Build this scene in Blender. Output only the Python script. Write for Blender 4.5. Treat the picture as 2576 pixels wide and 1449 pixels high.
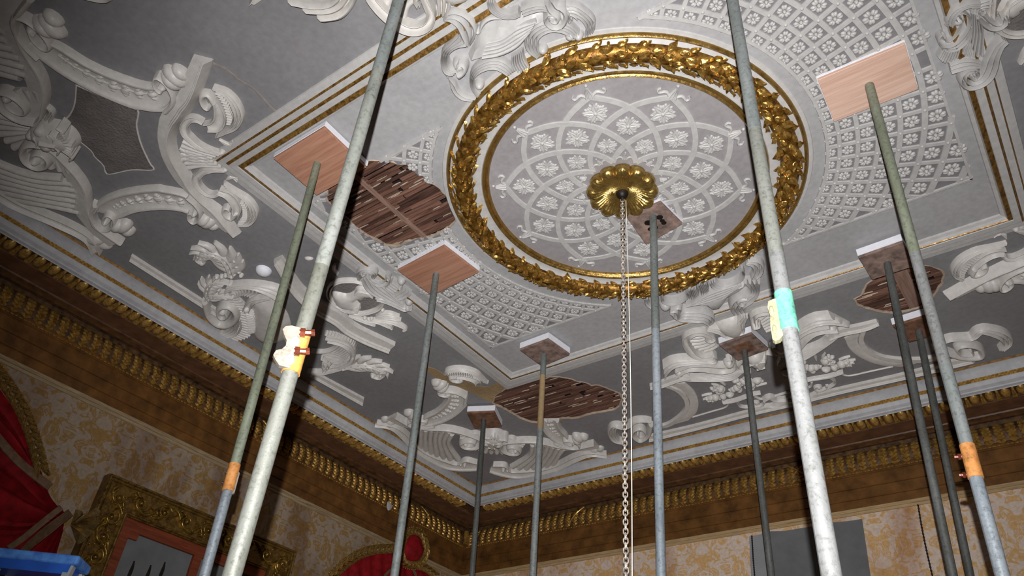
import bpy, bmesh, math, random
from mathutils import Vector, Matrix
from mathutils.geometry import delaunay_2d_cdt, tessellate_polygon
random.seed(7)
for o in list(bpy.data.objects): bpy.data.objects.remove(o)
SC = bpy.context.scene
COL = SC.collection

# ------------------------------------------------------------------ camera
F = 1903.97; AZ = math.radians(128.64392); EL = math.radians(38.10047); RO = math.radians(4.80631)
CAMZ = 1.6; H = 3.6; CE = CAMZ + H            # ceiling 3.6 m above the lens
FW = Vector((math.cos(EL)*math.cos(AZ), math.cos(EL)*math.sin(AZ), math.sin(EL)))
_r = FW.cross(Vector((0, 0, 1))).normalized(); _u = _r.cross(FW)
RT = math.cos(RO)*_r + math.sin(RO)*_u
UP = -math.sin(RO)*_r + math.cos(RO)*_u
CAM = Vector((0, 0, CAMZ))
cd = bpy.data.cameras.new('camera'); cam = bpy.data.objects.new('camera', cd); COL.objects.link(cam)
cd.sensor_width = 36; cd.lens = F/2576*36; cd.clip_start = 0.05; cd.clip_end = 100
M = Matrix.Identity(4)
for i in range(3):
    M[i][0] = RT[i]; M[i][1] = UP[i]; M[i][2] = -FW[i]
M[0][3], M[1][3], M[2][3] = CAM
cam.matrix_world = M
SC.camera = cam

# ------------------------------------------------------------------ light: the camera's own flash, just above the lens
w = bpy.data.worlds.new('world'); SC.world = w; w.use_nodes = True
w.node_tree.nodes['Background'].inputs[0].default_value = (0.9, 0.95, 1.0, 1)
w.node_tree.nodes['Background'].inputs[1].default_value = 0.02
ld = bpy.data.lights.new('flash', 'SPOT'); fl = bpy.data.objects.new('flash', ld); COL.objects.link(fl)
ld.energy = 1420; ld.color = (1.0, 0.985, 0.975); ld.spot_size = math.radians(95); ld.spot_blend = 1.0; ld.shadow_soft_size = 0.01
ML = M.copy(); p = CAM + UP*0.19 - RT*0.005
aim = (FW + RT*0.10 - UP*0.065).normalized()
fl.matrix_world = Matrix.Translation(p) @ aim.to_track_quat('-Z', 'Y').to_matrix().to_4x4()
vs = SC.view_settings
vs.view_transform = 'Standard'; vs.look = 'None'; vs.gamma = 1.0; vs.exposure = 0.0
try: vs.use_curve_mapping = False
except Exception: pass

# ------------------------------------------------------------------ geometry of the shot
def ray(px, py):
    return FW + RT*((px-1288)/F) - UP*((py-724.5)/F)
def U(px, py, dz=0.0):                # pixel -> point on the horizontal plane dz below the ceiling
    r = ray(px, py); s = (H-dz)/r.z
    return (r.x*s, r.y*s)
def UX(px, py, X):                    # pixel -> point on the plane x = X (left wall)
    r = ray(px, py); s = X/r.x; return (r.y*s, CAMZ + r.z*s)
def UY(px, py, Y):                    # pixel -> point on the plane y = Y (far wall)
    r = ray(px, py); s = Y/r.y; return (r.x*s, CAMZ + r.z*s)
CR = {'A1':(0,0,400/2576),'A2':(0,200,400/2576),'A3':(0,400,400/2576),'A4':(340,120,320/2576),'A5':(370,280,320/2576),
      'A6':(370,430,320/2576),'B1':(470,600,320/2576),'B2':(500,740,320/2576),'B3':(740,660,320/2576),'B4':(740,800,320/2576),
      'B5':(900,890,350/2574),'B6':(1600,640,360/2576),'B7':(1640,760,360/2576),'B8':(1520,900,460/2574),'C1':(1980,760,360/2576),
      'C2':(2340,560,236/2576),'C3':(2340,680,236/2576),'C4':(2340,780,236/2576),'C5':(2340,0,236/2576),'C6':(2340,100,236/2576),
      'C7':(1080,0,320/2576),'C8':(1240,0,320/2576),'E5':(900,1040,500/2576),'H1':(820,380,360/2576),'H2':(1200,930,380/2573),
      'H3':(2100,600,320/2576),'Z5':(860,484,860/2575),'Z1':(0,0,860/2575),'L2':(0,1269,320/2576),'L3':(200,1170,320/2576),'L4':(780,1269,320/2576),
      'R1':(1100,60,500/2576),'P':(0,0,1)}
def PX(*items):                       # ('A3',(x,y),(x,y),'A6',(..)) -> source pixels
    out = []; c = CR['P']
    for it in items:
        if isinstance(it, str): c = CR[it]
        else: out.append((c[0]+it[0]*c[2], c[1]+it[1]*c[2]))
    return out
DZ = 0.03
def T(*items):                        # traced outline -> world points on the relief plane
    return [U(x, y, DZ) for x, y in PX(*items)]

# ------------------------------------------------------------------ room measures (flat ceiling edges, walls)
XL, YN, XR, YF = -5.38, -0.18, 2.10, 6.397
WO = 0.65
CX, CY = -1.638, 3.11
MCX, MCY = -1.631, 3.094               # centre of the round medallion

# ------------------------------------------------------------------ curves
def crom(pts, n, closed=False):
    P = [Vector((p[0], p[1])) for p in pts]
    if len(P) == 2: 
        return [P[0].lerp(P[1], i/(n-1)) for i in range(n)]
    if closed: Q = [P[-1]]+P+[P[0], P[1]]; m = len(P)
    else: Q = [2*P[0]-P[1]]+P+[2*P[-1]-P[-2]]; m = len(P)-1
    dense = []
    for i in range(m):
        a, b, c, d = Q[i], Q[i+1], Q[i+2], Q[i+3]
        for k in range(12):
            t = k/12; t2 = t*t; t3 = t2*t
            dense.append(0.5*((2*b)+(c-a)*t+(2*a-5*b+4*c-d)*t2+(3*b-a-3*c+d)*t3))
    dense.append(P[0] if closed else P[-1])
    L = [0]
    for i in range(1, len(dense)): L.append(L[-1]+(dense[i]-dense[i-1]).length)
    out = []; j = 0
    for i in range(n):
        s = L[-1]*i/(n-1)
        while j < len(L)-2 and L[j+1] < s: j += 1
        d = L[j+1]-L[j]
        out.append(dense[j].lerp(dense[j+1], (s-L[j])/d if d > 1e-9 else 0))
    return out
def clen(pts): return sum((Vector(pts[i+1])-Vector(pts[i])).length for i in range(len(pts)-1))
def inside(pt, poly):
    x, y = pt[0], pt[1]; c = False; n = len(poly)
    for i in range(n):
        x1, y1 = poly[i][0], poly[i][1]; x2, y2 = poly[(i+1) % n][0], poly[(i+1) % n][1]
        if (y1 > y) != (y2 > y) and x < (x2-x1)*(y-y1)/(y2-y1)+x1: c = not c
    return c
def reedprof(n, lo=0.35):
    out = [(0, 0)]
    for i in range(n):
        a = i/n; b = 1/n
        out += [(a+b*0.06, lo), (a+b*0.25, 0.85), (a+b*0.5, 1), (a+b*0.75, 0.85), (a+b*0.94, lo)]
    return out+[(1, 0)]
PROF = {'round': [(0,0),(.05,.42),(.2,.8),(.38,.97),(.5,1),(.62,.97),(.8,.8),(.95,.42),(1,0)],
        'flat': [(0,0),(.03,.9),(.06,1),(.94,1),(.97,.9),(1,0)],
        'chan': [(0,0),(.015,.7),(.06,.98),(.1,1),(.15,.92),(.18,.62),(.3,.42),(.5,.34),(.7,.42),(.82,.62),(.85,.92),(.9,1),(.94,.98),(.985,.7),(1,0)],
        'ledge': [(0,0),(.01,.5),(.5,.58),(.52,.78),(.58,.8),(.6,1),(.66,1),(.7,.85),(.95,.3),(1,0)],
        'rim': [(0,0),(.02,.8),(.08,1),(.16,1),(.22,.7),(.26,.45),(.98,.4),(1,0)],
        'r2': reedprof(2), 'r3': reedprof(3), 'r4': reedprof(4), 'r5': reedprof(5)}

class R:                               # collects relief geometry: plane coordinates (a,b) and height h off the surface
    def __init__(s): s.v = []; s.f = []
    def grid(s, rows, closed=False, caps=True):
        n = len(rows); m = len(rows[0]); b0 = len(s.v)
        for r in rows: s.v += r
        for i in range(n-(0 if closed else 1)):
            for j in range(m-1):
                a = b0+i*m+j; c = b0+((i+1) % n)*m+j
                s.f.append((a, a+1, c+1, c))
        if caps and not closed:
            s.f.append(tuple(b0+j for j in range(m)))
            s.f.append(tuple(b0+(n-1)*m+j for j in reversed(range(m))))
    def band(s, L, Rr, prof='round', h=.03, n=None, b=0., env=None):
        if n is None: n = max(6, min(48, int(max(clen(L), clen(Rr))/.025)+2))
        A = crom(L, n); B = crom(Rr, n); pr = PROF[prof] if isinstance(prof, str) else prof
        rows = []
        for i in range(n):
            e = 1. if env is None else env(i/(n-1))
            rows.append([(A[i].x+(B[i].x-A[i].x)*t, A[i].y+(B[i].y-A[i].y)*t, (b+h*q*e) if q > 0 else 0.) for t, q in pr])
        s.grid(rows)
    def stroke(s, pts, wd, prof='round', h=.03, n=None, b=0., env=None, closed=False):
        if n is None: n = max(5, min(70, int(clen(pts)/.018)+3))
        C = crom(pts, n, closed); pr = PROF[prof] if isinstance(prof, str) else prof
        if not isinstance(wd, (list, tuple)): wd = [wd]
        def W(t):
            if len(wd) == 1: return wd[0]
            x = t*(len(wd)-1); k = min(int(x), len(wd)-2); return wd[k]+(wd[k+1]-wd[k])*(x-k)
        rows = []
        for i in range(n):
            if closed: d = C[(i+1) % (n-1)]-C[(i-1) % (n-1)]
            else: d = C[min(i+1, n-1)]-C[max(i-1, 0)]
            d = d.normalized() if d.length > 1e-9 else Vector((1, 0)); nn = Vector((-d.y, d.x))
            t = i/(n-1); ww = W(t)/2; e = 1. if env is None else env(t)
            rows.append([(C[i].x+nn.x*ww*(2*q-1), C[i].y+nn.y*ww*(2*q-1), (b+h*z*e) if z > 0 else 0.) for q, z in pr])
        s.grid(rows, caps=not closed)
    def blob(s, c, rx, ry=None, ang=0, h=None, b=0., seg=12, rings=5):
        ry = ry or rx; h = h or min(rx, ry); b0 = len(s.v); ca, sa = math.cos(ang), math.sin(ang)
        for k in range(rings):
            f = math.pi/2*k/rings; R_ = math.cos(f); z = b+h*math.sin(f)
            if k == 0: z = 0 if b == 0 else b*.5
            for j in range(seg):
                t = 2*math.pi*j/seg; x = rx*R_*math.cos(t); y = ry*R_*math.sin(t)
                s.v.append((c[0]+x*ca-y*sa, c[1]+x*sa+y*ca, z))
        s.v.append((c[0], c[1], b+h)); top = len(s.v)-1
        for k in range(rings-1):
            for j in range(seg):
                a = b0+k*seg+j; a2 = b0+k*seg+(j+1) % seg
                s.f.append((a, a2, a2+seg, a+seg))
        for j in range(seg): s.f.append((b0+(rings-1)*seg+j, b0+(rings-1)*seg+(j+1) % seg, top))
    def pillow(s, poly, h, n=40, b=0., step=.03, dm=None, flat=False, smooth=True):
        C = crom(poly, n+1, True)[:-1] if smooth else [Vector((p[0], p[1])) for p in poly]
        xs = [p.x for p in C]; ys = [p.y for p in C]; pts = list(C)
        x = min(xs)+step*.5; r = 0
        while x < max(xs):
            y = min(ys)+step*(.5 if r % 2 else .2)
            while y < max(ys):
                if inside((x, y), C):
                    d = min(s._sd(x, y, C[i], C[(i+1) % len(C)]) for i in range(len(C)))
                    if d > step*.35: pts.append(Vector((x, y)))
                y += step
            x += step; r += 1
        vo, eo, fo, *_ = delaunay_2d_cdt(pts, [], [list(range(len(C)))], 1, 1e-6)
        ds = [min(s._sd(p.x, p.y, C[i], C[(i+1) % len(C)]) for i in range(len(C))) for p in vo]
        mx = dm or max(max(ds), 1e-6); b0 = len(s.v)
        for p, d in zip(vo, ds):
            q = min(d/mx, 1); e = 1 if flat else math.sqrt(max(0, 1-(1-q)**2))
            s.v.append((p.x, p.y, b+h*e))
        for f in fo: s.f.append(tuple(b0+i for i in f))
        rim = len(s.v); nC = len(C)
        for p in C: s.v.append((p.x, p.y, b+(h if flat else 0)))
        for p in C: s.v.append((p.x, p.y, 0.))
        for i in range(nC):
            j = (i+1) % nC; s.f.append((rim+i, rim+j, rim+nC+j, rim+nC+i))
    def _sd(s, x, y, a, b):
        dx, dy = b.x-a.x, b.y-a.y; l = dx*dx+dy*dy
        t = 0 if l < 1e-12 else max(0, min(1, ((x-a.x)*dx+(y-a.y)*dy)/l))
        return math.hypot(x-a.x-t*dx, y-a.y-t*dy)
    def fan(s, A, B, n, h=.02, mid=None, fill=.95, b=0., bow=0., prof='round', k=None):
        a = crom(A, 2*n+1); c = crom(B, 2*n+1); m = crom(mid, 2*n+1) if mid else None
        for i in range(n):
            p, q = a[2*i+1], c[2*i+1]
            wa = (a[2*i+2]-a[2*i]).length*fill; wb = (c[2*i+2]-c[2*i]).length*fill
            if m: mm = m[2*i+1]; wm = (m[2*i+2]-m[2*i]).length*fill
            else:
                d = q-p; mm = (p+q)/2+Vector((-d.y, d.x))*bow; wm = (wa+wb)/2
            s.stroke([p, mm, q], [wa, wm, wb], prof, h, n=k or max(5, min(16, int((q-p).length/.03)+3)), b=b)
    def spiral(s, c, r0, r1, a0, turns, wd, h, prof='round', b=0., sq=1.0, ang=0., eye=True):
        pts = []; N = max(12, int(abs(turns)*18))
        for i in range(N+1):
            t = i/N; r = r0*(r1/r0)**t; a = a0+turns*2*math.pi*t
            x = r*math.cos(a); y = r*math.sin(a)*sq; pts.append((c[0]+x*math.cos(ang)-y*math.sin(ang), c[1]+x*math.sin(ang)+y*math.cos(ang)))
        s.stroke(pts, [wd, wd*(r1/r0)**.7], prof, h, n=N*2, b=b)
        if eye: s.blob(c, r1*1.15, h=h*1.1, b=b)
    def leaf(s, spine, wd, n=7, h=.03, b=0., curl=1.):       # acanthus plume: a spine and paired lobes
        C = crom(spine, 2*n+3); L = len(C)
        s.stroke(spine, [wd*.34, wd*.4, wd*.28, wd*.1], 'r2', h, b=b)
        for i in range(n):
            k = 1+2*i; d = (C[min(k+2, L-1)]-C[k]).normalized() if (C[min(k+2, L-1)]-C[k]).length > 1e-9 else Vector((1, 0))
            nn = Vector((-d.y, d.x)); t = i/(n-1) if n > 1 else .5
            sc = wd*(.62-.28*t)*(.7+.6*math.sin(math.pi*min(1, .25+t*.75)))
            for sg in (1, -1):
                p0 = C[k]; p1 = p0+d*sc*.5+nn*sg*sc*.55; p2 = p0+d*sc*1.15+nn*sg*sc*.85
                s.stroke([p0, p1, p2], [sc*.25, sc*.62, sc*.5, sc*.12], 'round', h*.85, n=7, b=b*.6)
        e = C[-1]; s.blob(e, wd*.14, h=h*1.1, b=b*.5)
    def curve3(s, pts, r, seg=8, n=None):                     # free tube through 3-D points (a,b,h)
        P = [Vector(p) for p in pts]; rows = []
        for i, p in enumerate(P):
            d = (P[min(i+1, len(P)-1)]-P[max(i-1, 0)]).normalized()
            x = d.orthogonal().normalized() if i == 0 else (x-d*x.dot(d)).normalized()
            y = d.cross(x)
            rows.append([tuple(p+x*r*math.cos(2*math.pi*j/seg)+y*r*math.sin(2*math.pi*j/seg)) for j in range(seg+1)])
        s.grid(rows)
    def box(s, x0, x1, y0, y1, z0, z1):
        b = len(s.v)
        s.v += [(x0,y0,z0),(x1,y0,z0),(x1,y1,z0),(x0,y1,z0),(x0,y0,z1),(x1,y0,z1),(x1,y1,z1),(x0,y1,z1)]
        for f in ((0,3,2,1),(4,5,6,7),(0,1,5,4),(1,2,6,5),(2,3,7,6),(3,0,4,7)): s.f.append(tuple(b+i for i in f))
    def prism(s, quad, z0, z1):
        b = len(s.v); n = len(quad)
        s.v += [(p[0], p[1], z0) for p in quad]+[(p[0], p[1], z1) for p in quad]
        s.f.append(tuple(b+i for i in reversed(range(n)))); s.f.append(tuple(b+n+i for i in range(n)))
        for i in range(n): s.f.append((b+i, b+(i+1) % n, b+n+(i+1) % n, b+n+i))

def ceil_map(a, b, h): return (a, b, CE-h)
def build(name, r, mat, parent=None, mp=ceil_map, smooth=40):
    org = parent_origin(parent)
    me = bpy.data.meshes.new(name)
    me.from_pydata([Vector(mp(*v))-org for v in r.v], [], r.f)
    bm = bmesh.new(); bm.from_mesh(me)
    bmesh.ops.recalc_face_normals(bm, faces=bm.faces[:]); bm.to_mesh(me); bm.free()
    if smooth:
        me.polygons.foreach_set('use_smooth', [True]*len(me.polygons))
        me.set_sharp_from_angle(angle=math.radians(smooth))
    me.materials.append(mat)
    o = bpy.data.objects.new(name, me); COL.objects.link(o)
    if parent: o.parent = parent
    return o
def parent_origin(p):
    v = Vector((0, 0, 0))
    while p is not None: v += p.location; p = p.parent
    return v
def thing(name, loc, label, cat, group=None):
    o = bpy.data.objects.new(name, None); o.empty_display_size = .1; COL.objects.link(o); o.location = loc
    o['label'] = label; o['category'] = cat
    if group: o['group'] = group
    return o
def tag(o, label, cat, group=None):
    o['label'] = label; o['category'] = cat
    if group: o['group'] = group
    return o
def struct(o): o['kind'] = 'structure'; return o
def inst(name, me, parent, mtx):
    o = bpy.data.objects.new(name, me); COL.objects.link(o); o.parent = parent
    m = mtx.copy(); m.translation = m.translation-parent_origin(parent); o.matrix_basis = m
    return o
def mesh_of(name, r, mat, smooth=50):
    me = bpy.data.meshes.new(name); me.from_pydata(r.v, [], r.f)
    bm = bmesh.new(); bm.from_mesh(me); bmesh.ops.recalc_face_normals(bm, faces=bm.faces[:]); bm.to_mesh(me); bm.free()
    me.polygons.foreach_set('use_smooth', [True]*len(me.polygons)); me.set_sharp_from_angle(angle=math.radians(smooth))
    me.materials.append(mat); return me

# ------------------------------------------------------------------ materials
def newmat(name):
    m = bpy.data.materials.new(name); m.use_nodes = True; nt = m.node_tree
    return m, nt, nt.nodes['Principled BSDF']
def N(nt, typ, **kw):
    n = nt.nodes.new(typ)
    for k, v in kw.items():
        if k.startswith('i_'): 
            key = k[2:]; n.inputs[int(key) if key.isdigit() else key.replace('_', ' ')].default_value = v
        else: setattr(n, k, v)
    return n
def noise(nt, vec, scale, detail=3, rough=.55, dist=0.):
    n = N(nt, 'ShaderNodeTexNoise'); n.inputs['Scale'].default_value = scale; n.inputs['Detail'].default_value = detail
    n.inputs['Roughness'].default_value = rough; n.inputs['Distortion'].default_value = dist
    if vec: nt.links.new(vec, n.inputs['Vector'])
    return n.outputs[0]
def ramp(nt, fac, stops):
    n = N(nt, 'ShaderNodeValToRGB'); e = n.color_ramp.elements
    while len(e) < len(stops): e.new(.5)
    for i, (p, c) in enumerate(stops): e[i].position = p; e[i].color = (*c, 1) if len(c) == 3 else c
    nt.links.new(fac, n.inputs[0]); return n.outputs[0]
def mix(nt, fac, a, b, mode='MIX'):
    n = N(nt, 'ShaderNodeMix', data_type='RGBA', blend_type=mode)
    for s, v in ((n.inputs[0], fac), (n.inputs[6], a), (n.inputs[7], b)):
        if isinstance(v, (int, float)): s.default_value = v
        elif isinstance(v, tuple): s.default_value = (*v, 1)
        else: nt.links.new(v, s)
    return n.outputs[2]
def math_(nt, op, a, b=None):
    n = N(nt, 'ShaderNodeMath', operation=op)
    for i, v in enumerate((a, b)):
        if v is None: continue
        if isinstance(v, (int, float)): n.inputs[i].default_value = v
        else: nt.links.new(v, n.inputs[i])
    return n.outputs[0]
def bump(nt, bs, hgt, strength=.2, dist=.01):
    n = N(nt, 'ShaderNodeBump'); n.inputs['Strength'].default_value = strength; n.inputs['Distance'].default_value = dist
    nt.links.new(hgt, n.inputs['Height']); nt.links.new(n.outputs[0], bs.inputs['Normal'])
def geo(nt): return N(nt, 'ShaderNodeNewGeometry').outputs['Position']
def objc(nt): return N(nt, 'ShaderNodeTexCoord').outputs['Object']
def rnd(nt): return N(nt, 'ShaderNodeObjectInfo').outputs['Random']
def plaster(name, base, dirt=(.42,.31,.2), amt=.35, rough=.55, var=.06, bumpy=.06):
    m, nt, bs = newmat(name); v = geo(nt)
    lo = tuple(max(0, c*(1-var*2)) for c in base); hi = tuple(min(1, c*(1+var)) for c in base)
    c = ramp(nt, noise(nt, v, 1.7, 5, .6), [(.3, lo), (.7, hi)])
    c2 = ramp(nt, noise(nt, v, 26, 3), [(.3, (.9,.9,.9)), (.7, (1.06,1.06,1.06))])
    c = mix(nt, 1., c, c2, 'MULTIPLY')
    st = ramp(nt, noise(nt, v, 3.1, 6, .65, .6), [(.64, (0,0,0)), (.8, (1,1,1))])
    st = math_(nt, 'MULTIPLY', st, amt)
    c = mix(nt, st, c, dirt)
    nt.links.new(c, bs.inputs['Base Color']); bs.inputs['Roughness'].default_value = rough
    bs.inputs['Specular IOR Level'].default_value = .35
    bump(nt, bs, noise(nt, v, 60, 4), bumpy, .01)
    return m
def simple(name, base, rough=.6, metal=0., var=.12, scale=20, bumpy=.1, spec=.4, dark=None):
    m, nt, bs = newmat(name); v = geo(nt)
    lo = dark or tuple(c*(1-var*2) for c in base); hi = tuple(min(1, c*(1+var)) for c in base)
    c = ramp(nt, noise(nt, v, scale, 5, .6), [(.32, lo), (.68, hi)])
    nt.links.new(c, bs.inputs['Base Color']); bs.inputs['Roughness'].default_value = rough; bs.inputs['Metallic'].default_value = metal
    bs.inputs['Specular IOR Level'].default_value = spec
    if bumpy: bump(nt, bs, noise(nt, v, scale*3, 4), bumpy, .01)
    return m
def gilt(name, base=(.42,.25,.07), dark=(.16,.07,.015), rough=.3, metal=.85, scale=22, lo=.36, hi=.6):
    m, nt, bs = newmat(name); v = geo(nt)
    c = ramp(nt, noise(nt, v, scale, 5, .65), [(lo, dark), (hi, base)])
    nt.links.new(c, bs.inputs['Base Color']); bs.inputs['Metallic'].default_value = metal
    r = ramp(nt, noise(nt, v, scale*2, 2), [(.3, (rough*.7,)*3), (.7, (min(1, rough*1.5),)*3)])
    nt.links.new(r, bs.inputs['Roughness'])
    bump(nt, bs, noise(nt, v, 70, 3), .25, .01)
    return m
def wood(name, a, b, axis=0, scale=5., rough=.6, rand=.0, bumpy=.15):
    m, nt, bs = newmat(name); v = geo(nt)
    mp_ = N(nt, 'ShaderNodeMapping'); sc = [14., 14., 14.]; sc[axis] = .9; mp_.inputs['Scale'].default_value = sc
    nt.links.new(v, mp_.inputs['Vector'])
    g = noise(nt, mp_.outputs[0], scale, 6, .6, 1.2)
    c = ramp(nt, g, [(.32, a), (.68, b)])
    if rand:
        k = ramp(nt, rnd(nt), [(0, (1-rand,)*3), (1, (1+rand,)*3)]); c = mix(nt, 1., c, k, 'MULTIPLY')
    nt.links.new(c, bs.inputs['Base Color']); bs.inputs['Roughness'].default_value = rough
    bs.inputs['Specular IOR Level'].default_value = .3
    bump(nt, bs, g, bumpy, .01)
    return m
MT = {}
MT['grey'] = plaster('ceiling_grey_paint', (.232,.226,.236), (.2,.15,.1), .35, .62)
MT['light'] = plaster('ceiling_light_paint', (.37,.363,.372), (.42,.32,.2), .3, .5)
MT['cell'] = plaster('lattice_ground_paint', (.2,.192,.203), (.18,.15,.12), .3, .6)
MT['disc'] = plaster('medallion_ground_paint', (.29,.272,.28), (.33,.27,.2), .3, .6)
MT['white'] = plaster('white_plaster', (.45,.44,.43), (.5,.36,.22), .3, .42, .05, .05)  # darker copy of the relief paint, standing in for highlight roll-off near the flash
MT['relief'] = plaster('relief_plaster', (.6,.575,.545), (.42,.29,.17), .38, .42, .06, .06)
MT['rough'] = plaster('stippled_plaster', (.19,.17,.165), (.15,.1,.08), .5, .8, .2, .9)
MT['corn'] = plaster('cornice_paint', (.44,.44,.455), (.3,.2,.11), .5, .55, .12, .06)
MT['tan'] = plaster('torn_ground', (.36,.25,.13), (.2,.12,.05), .6, .8, .2, .5)
MT['crack'] = simple('crack_stain', (.27,.235,.215), .8)
MT['gold'] = gilt('gilding', (.40,.25,.075), (.27,.15,.035), .32, .8, 14, .25, .6)
MT['goldleaf'] = gilt('laurel_gilding', (.5,.3,.075), (.19,.085,.014), .28, .75, 30, .34, .58)
MT['goldbed'] = gilt('laurel_bed_gilding', (.3,.15,.025), (.1,.04,.006), .4, .7)
MT['goldline'] = gilt('gilt_line', (.3,.165,.04), (.12,.055,.012), .4, .55, 34)
MT['boss'] = gilt('boss_gilding', (.42,.28,.085), (.2,.11,.025), .28, .85, 12, .2, .5)
MT['egg'] = gilt('egg_gilding', (.52,.32,.085), (.26,.13,.03), .4, .4, 30)
MT['ochre'] = simple('ochre_line', (.32,.17,.045), .6, 0, .3, 30)
MT['frieze'] = gilt('frieze_gilding', (.55,.33,.085), (.26,.13,.028), .36, .55, 26)
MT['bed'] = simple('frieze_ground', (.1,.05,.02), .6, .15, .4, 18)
MT['brown'] = simple('brown_paint', (.13,.058,.03), .5, 0, .2, 9, .05)
MT['fascia'] = simple('fascia_gilding', (.17,.075,.02), .42, .25, .25, 7, .05)
MT['thin'] = simple('thin_moulding', (.10,.045,.018), .5, .1, .3, 12)
MT['batten'] = wood('raw_batten', (.2,.14,.08), (.38,.29,.17), 1)
MT['battenx'] = wood('raw_batten_far', (.3,.2,.1), (.48,.34,.18), 0)
MT['ply'] = wood('plywood', (.33,.155,.095), (.47,.25,.17), 0, 2.2, .55, .12)
MT['plyp'] = wood('pale_plywood', (.52,.33,.25), (.66,.46,.37), 0, 2.2, .55)
MT['plyd'] = simple('dirty_plywood', (.25,.17,.14), .7, 0, .3, 16, .1, .3, (.1,.075,.065))
MT['plyr'] = simple('stained_plywood', (.2,.1,.06), .7, 0, .3, 16)
MT['foam'] = simple('white_foam', (.78,.79,.85), .6, 0, .03, 40, .04)
MT['lath'] = wood('lath', (.045,.016,.01), (.2,.105,.075), 0, 3.5, .75, .5, .4)
MT['joist'] = wood('joist', (.16,.09,.065), (.3,.19,.15), 1, 3., .8)
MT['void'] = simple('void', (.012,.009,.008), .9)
MT['key'] = plaster('plaster_key', (.42,.33,.25), (.25,.16,.1), .5, .9, .2, .4)
def pole_mat(name, cols, scale=9., rough=.5, metal=.25, stretch=.25):
    m, nt, bs = newmat(name); v = geo(nt)
    mp_ = N(nt, 'ShaderNodeMapping'); mp_.inputs['Scale'].default_value = (1, 1, stretch); nt.links.new(v, mp_.inputs['Vector'])
    n = len(cols); c = ramp(nt, noise(nt, mp_.outputs[0], scale, 6, .68), [(.28+.44*i/(n-1), k) for i, k in enumerate(cols)])
    sp = ramp(nt, noise(nt, v, 55, 4, .7), [(.3, (.45,.45,.42)), (.5, (1,1,1))])
    c = mix(nt, .8, c, sp, 'MULTIPLY')
    nt.links.new(c, bs.inputs['Base Color']); bs.inputs['Roughness'].default_value = rough; bs.inputs['Metallic'].default_value = metal
    bump(nt, bs, noise(nt, v, 90, 3), .15, .005)
    return m
MT['pA'] = pole_mat('weathered_tube', [(.1,.11,.1),(.19,.2,.18),(.26,.27,.26)], 7)
MT['pA2'] = pole_mat('pale_tube', [(.09,.093,.07),(.165,.17,.15),(.21,.215,.2)], 6)
MT['pG'] = pole_mat('mossy_tube', [(.1,.11,.08),(.19,.21,.15),(.27,.3,.24)], 9)
MT['pS'] = pole_mat('steel_tube', [(.16,.19,.22),(.28,.32,.36),(.4,.44,.48)], 7, .42, .4)
MT['pZ'] = pole_mat('galvanised_tube', [(.1,.115,.11),(.18,.2,.195),(.26,.28,.285)], 8)
MT['pD'] = pole_mat('dark_tube', [(.05,.055,.05),(.1,.105,.1),(.16,.17,.165)], 8)
MT['pW'] = pole_mat('whitened_tube', [(.12,.125,.115),(.19,.195,.195),(.25,.255,.26)], 7)
MT['orange'] = pole_mat('orange_paint', [(.28,.11,.03),(.52,.22,.06),(.6,.29,.1)], 14, .6, .05, 1)
MT['orangeL'] = pole_mat('bright_orange_paint', [(.4,.17,.035),(.55,.26,.06),(.6,.32,.1)], 12, .5, .05, 1)
MT['green'] = pole_mat('turquoise_paint', [(.06,.2,.15),(.12,.38,.28),(.17,.44,.33)], 22, .55, .05, 1)
MT['rust'] = simple('rusty_bolt', (.13,.03,.015), .35, .3, .3, 60)
MT['plate'] = pole_mat('cast_coupler', [(.2,.17,.14),(.3,.26,.22),(.38,.34,.3)], 16, .4, .3, 1)
MT['plateg'] = pole_mat('limed_coupler', [(.16,.155,.08),(.26,.25,.15),(.34,.33,.22)], 16, .6, .1, 1)
MT['chain'] = simple('chain_metal', (.55,.49,.43), .38, .5, .3, 40)
MT['dark'] = simple('dark_metal', (.02,.016,.014), .5, .5)
MT['wire'] = simple('white_flex', (.7,.68,.62), .5)
MT['red'] = simple('red_cloth', (.23,.004,.008), .75, 0, .25, 12, .1, .2)
MT['tape'] = simple('tan_ribbon', (.15,.085,.045), .7, 0, .2, 30)
MT['braid'] = gilt('gold_braid', (.5,.33,.1), (.2,.11,.03), .35, .6, 60)
MT['foil'] = gilt('gold_foil', (.5,.38,.17), (.3,.2,.07), .25, .8, 14)
MT['pframe'] = gilt('old_frame_gilding', (.22,.13,.03), (.09,.045,.01), .38, .6, 20)
MT['pframeh'] = gilt('frame_scroll_gilding', (.42,.27,.06), (.14,.075,.015), .3, .75, 20)
MT['redwood'] = wood('red_stretcher', (.12,.022,.008), (.22,.05,.018), 1, 3, .6)
MT['greyp'] = simple('grey_lining', (.15,.155,.16), .85, 0, .08, 5, .04, .2)
MT['greyl'] = simple('pale_grey_lining', (.26,.265,.28), .85, 0, .06, 5, .04, .2)
MT['blue'] = simple('blue_plastic', (.02,.09,.42), .4, 0, .1, 9, .03)
MT['blues'] = simple('scuffed_blue_plastic', (.07,.2,.5), .5, 0, .3, 26, .05, .4, (.04,.13,.42))
MT['alu'] = simple('aluminium', (.5,.53,.57), .4, .4, .06, 10)
MT['tray'] = simple('red_tray', (.4,.01,.01), .5)
MT['floor'] = wood('floorboards', (.08,.045,.025), (.16,.09,.05), 0)
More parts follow.
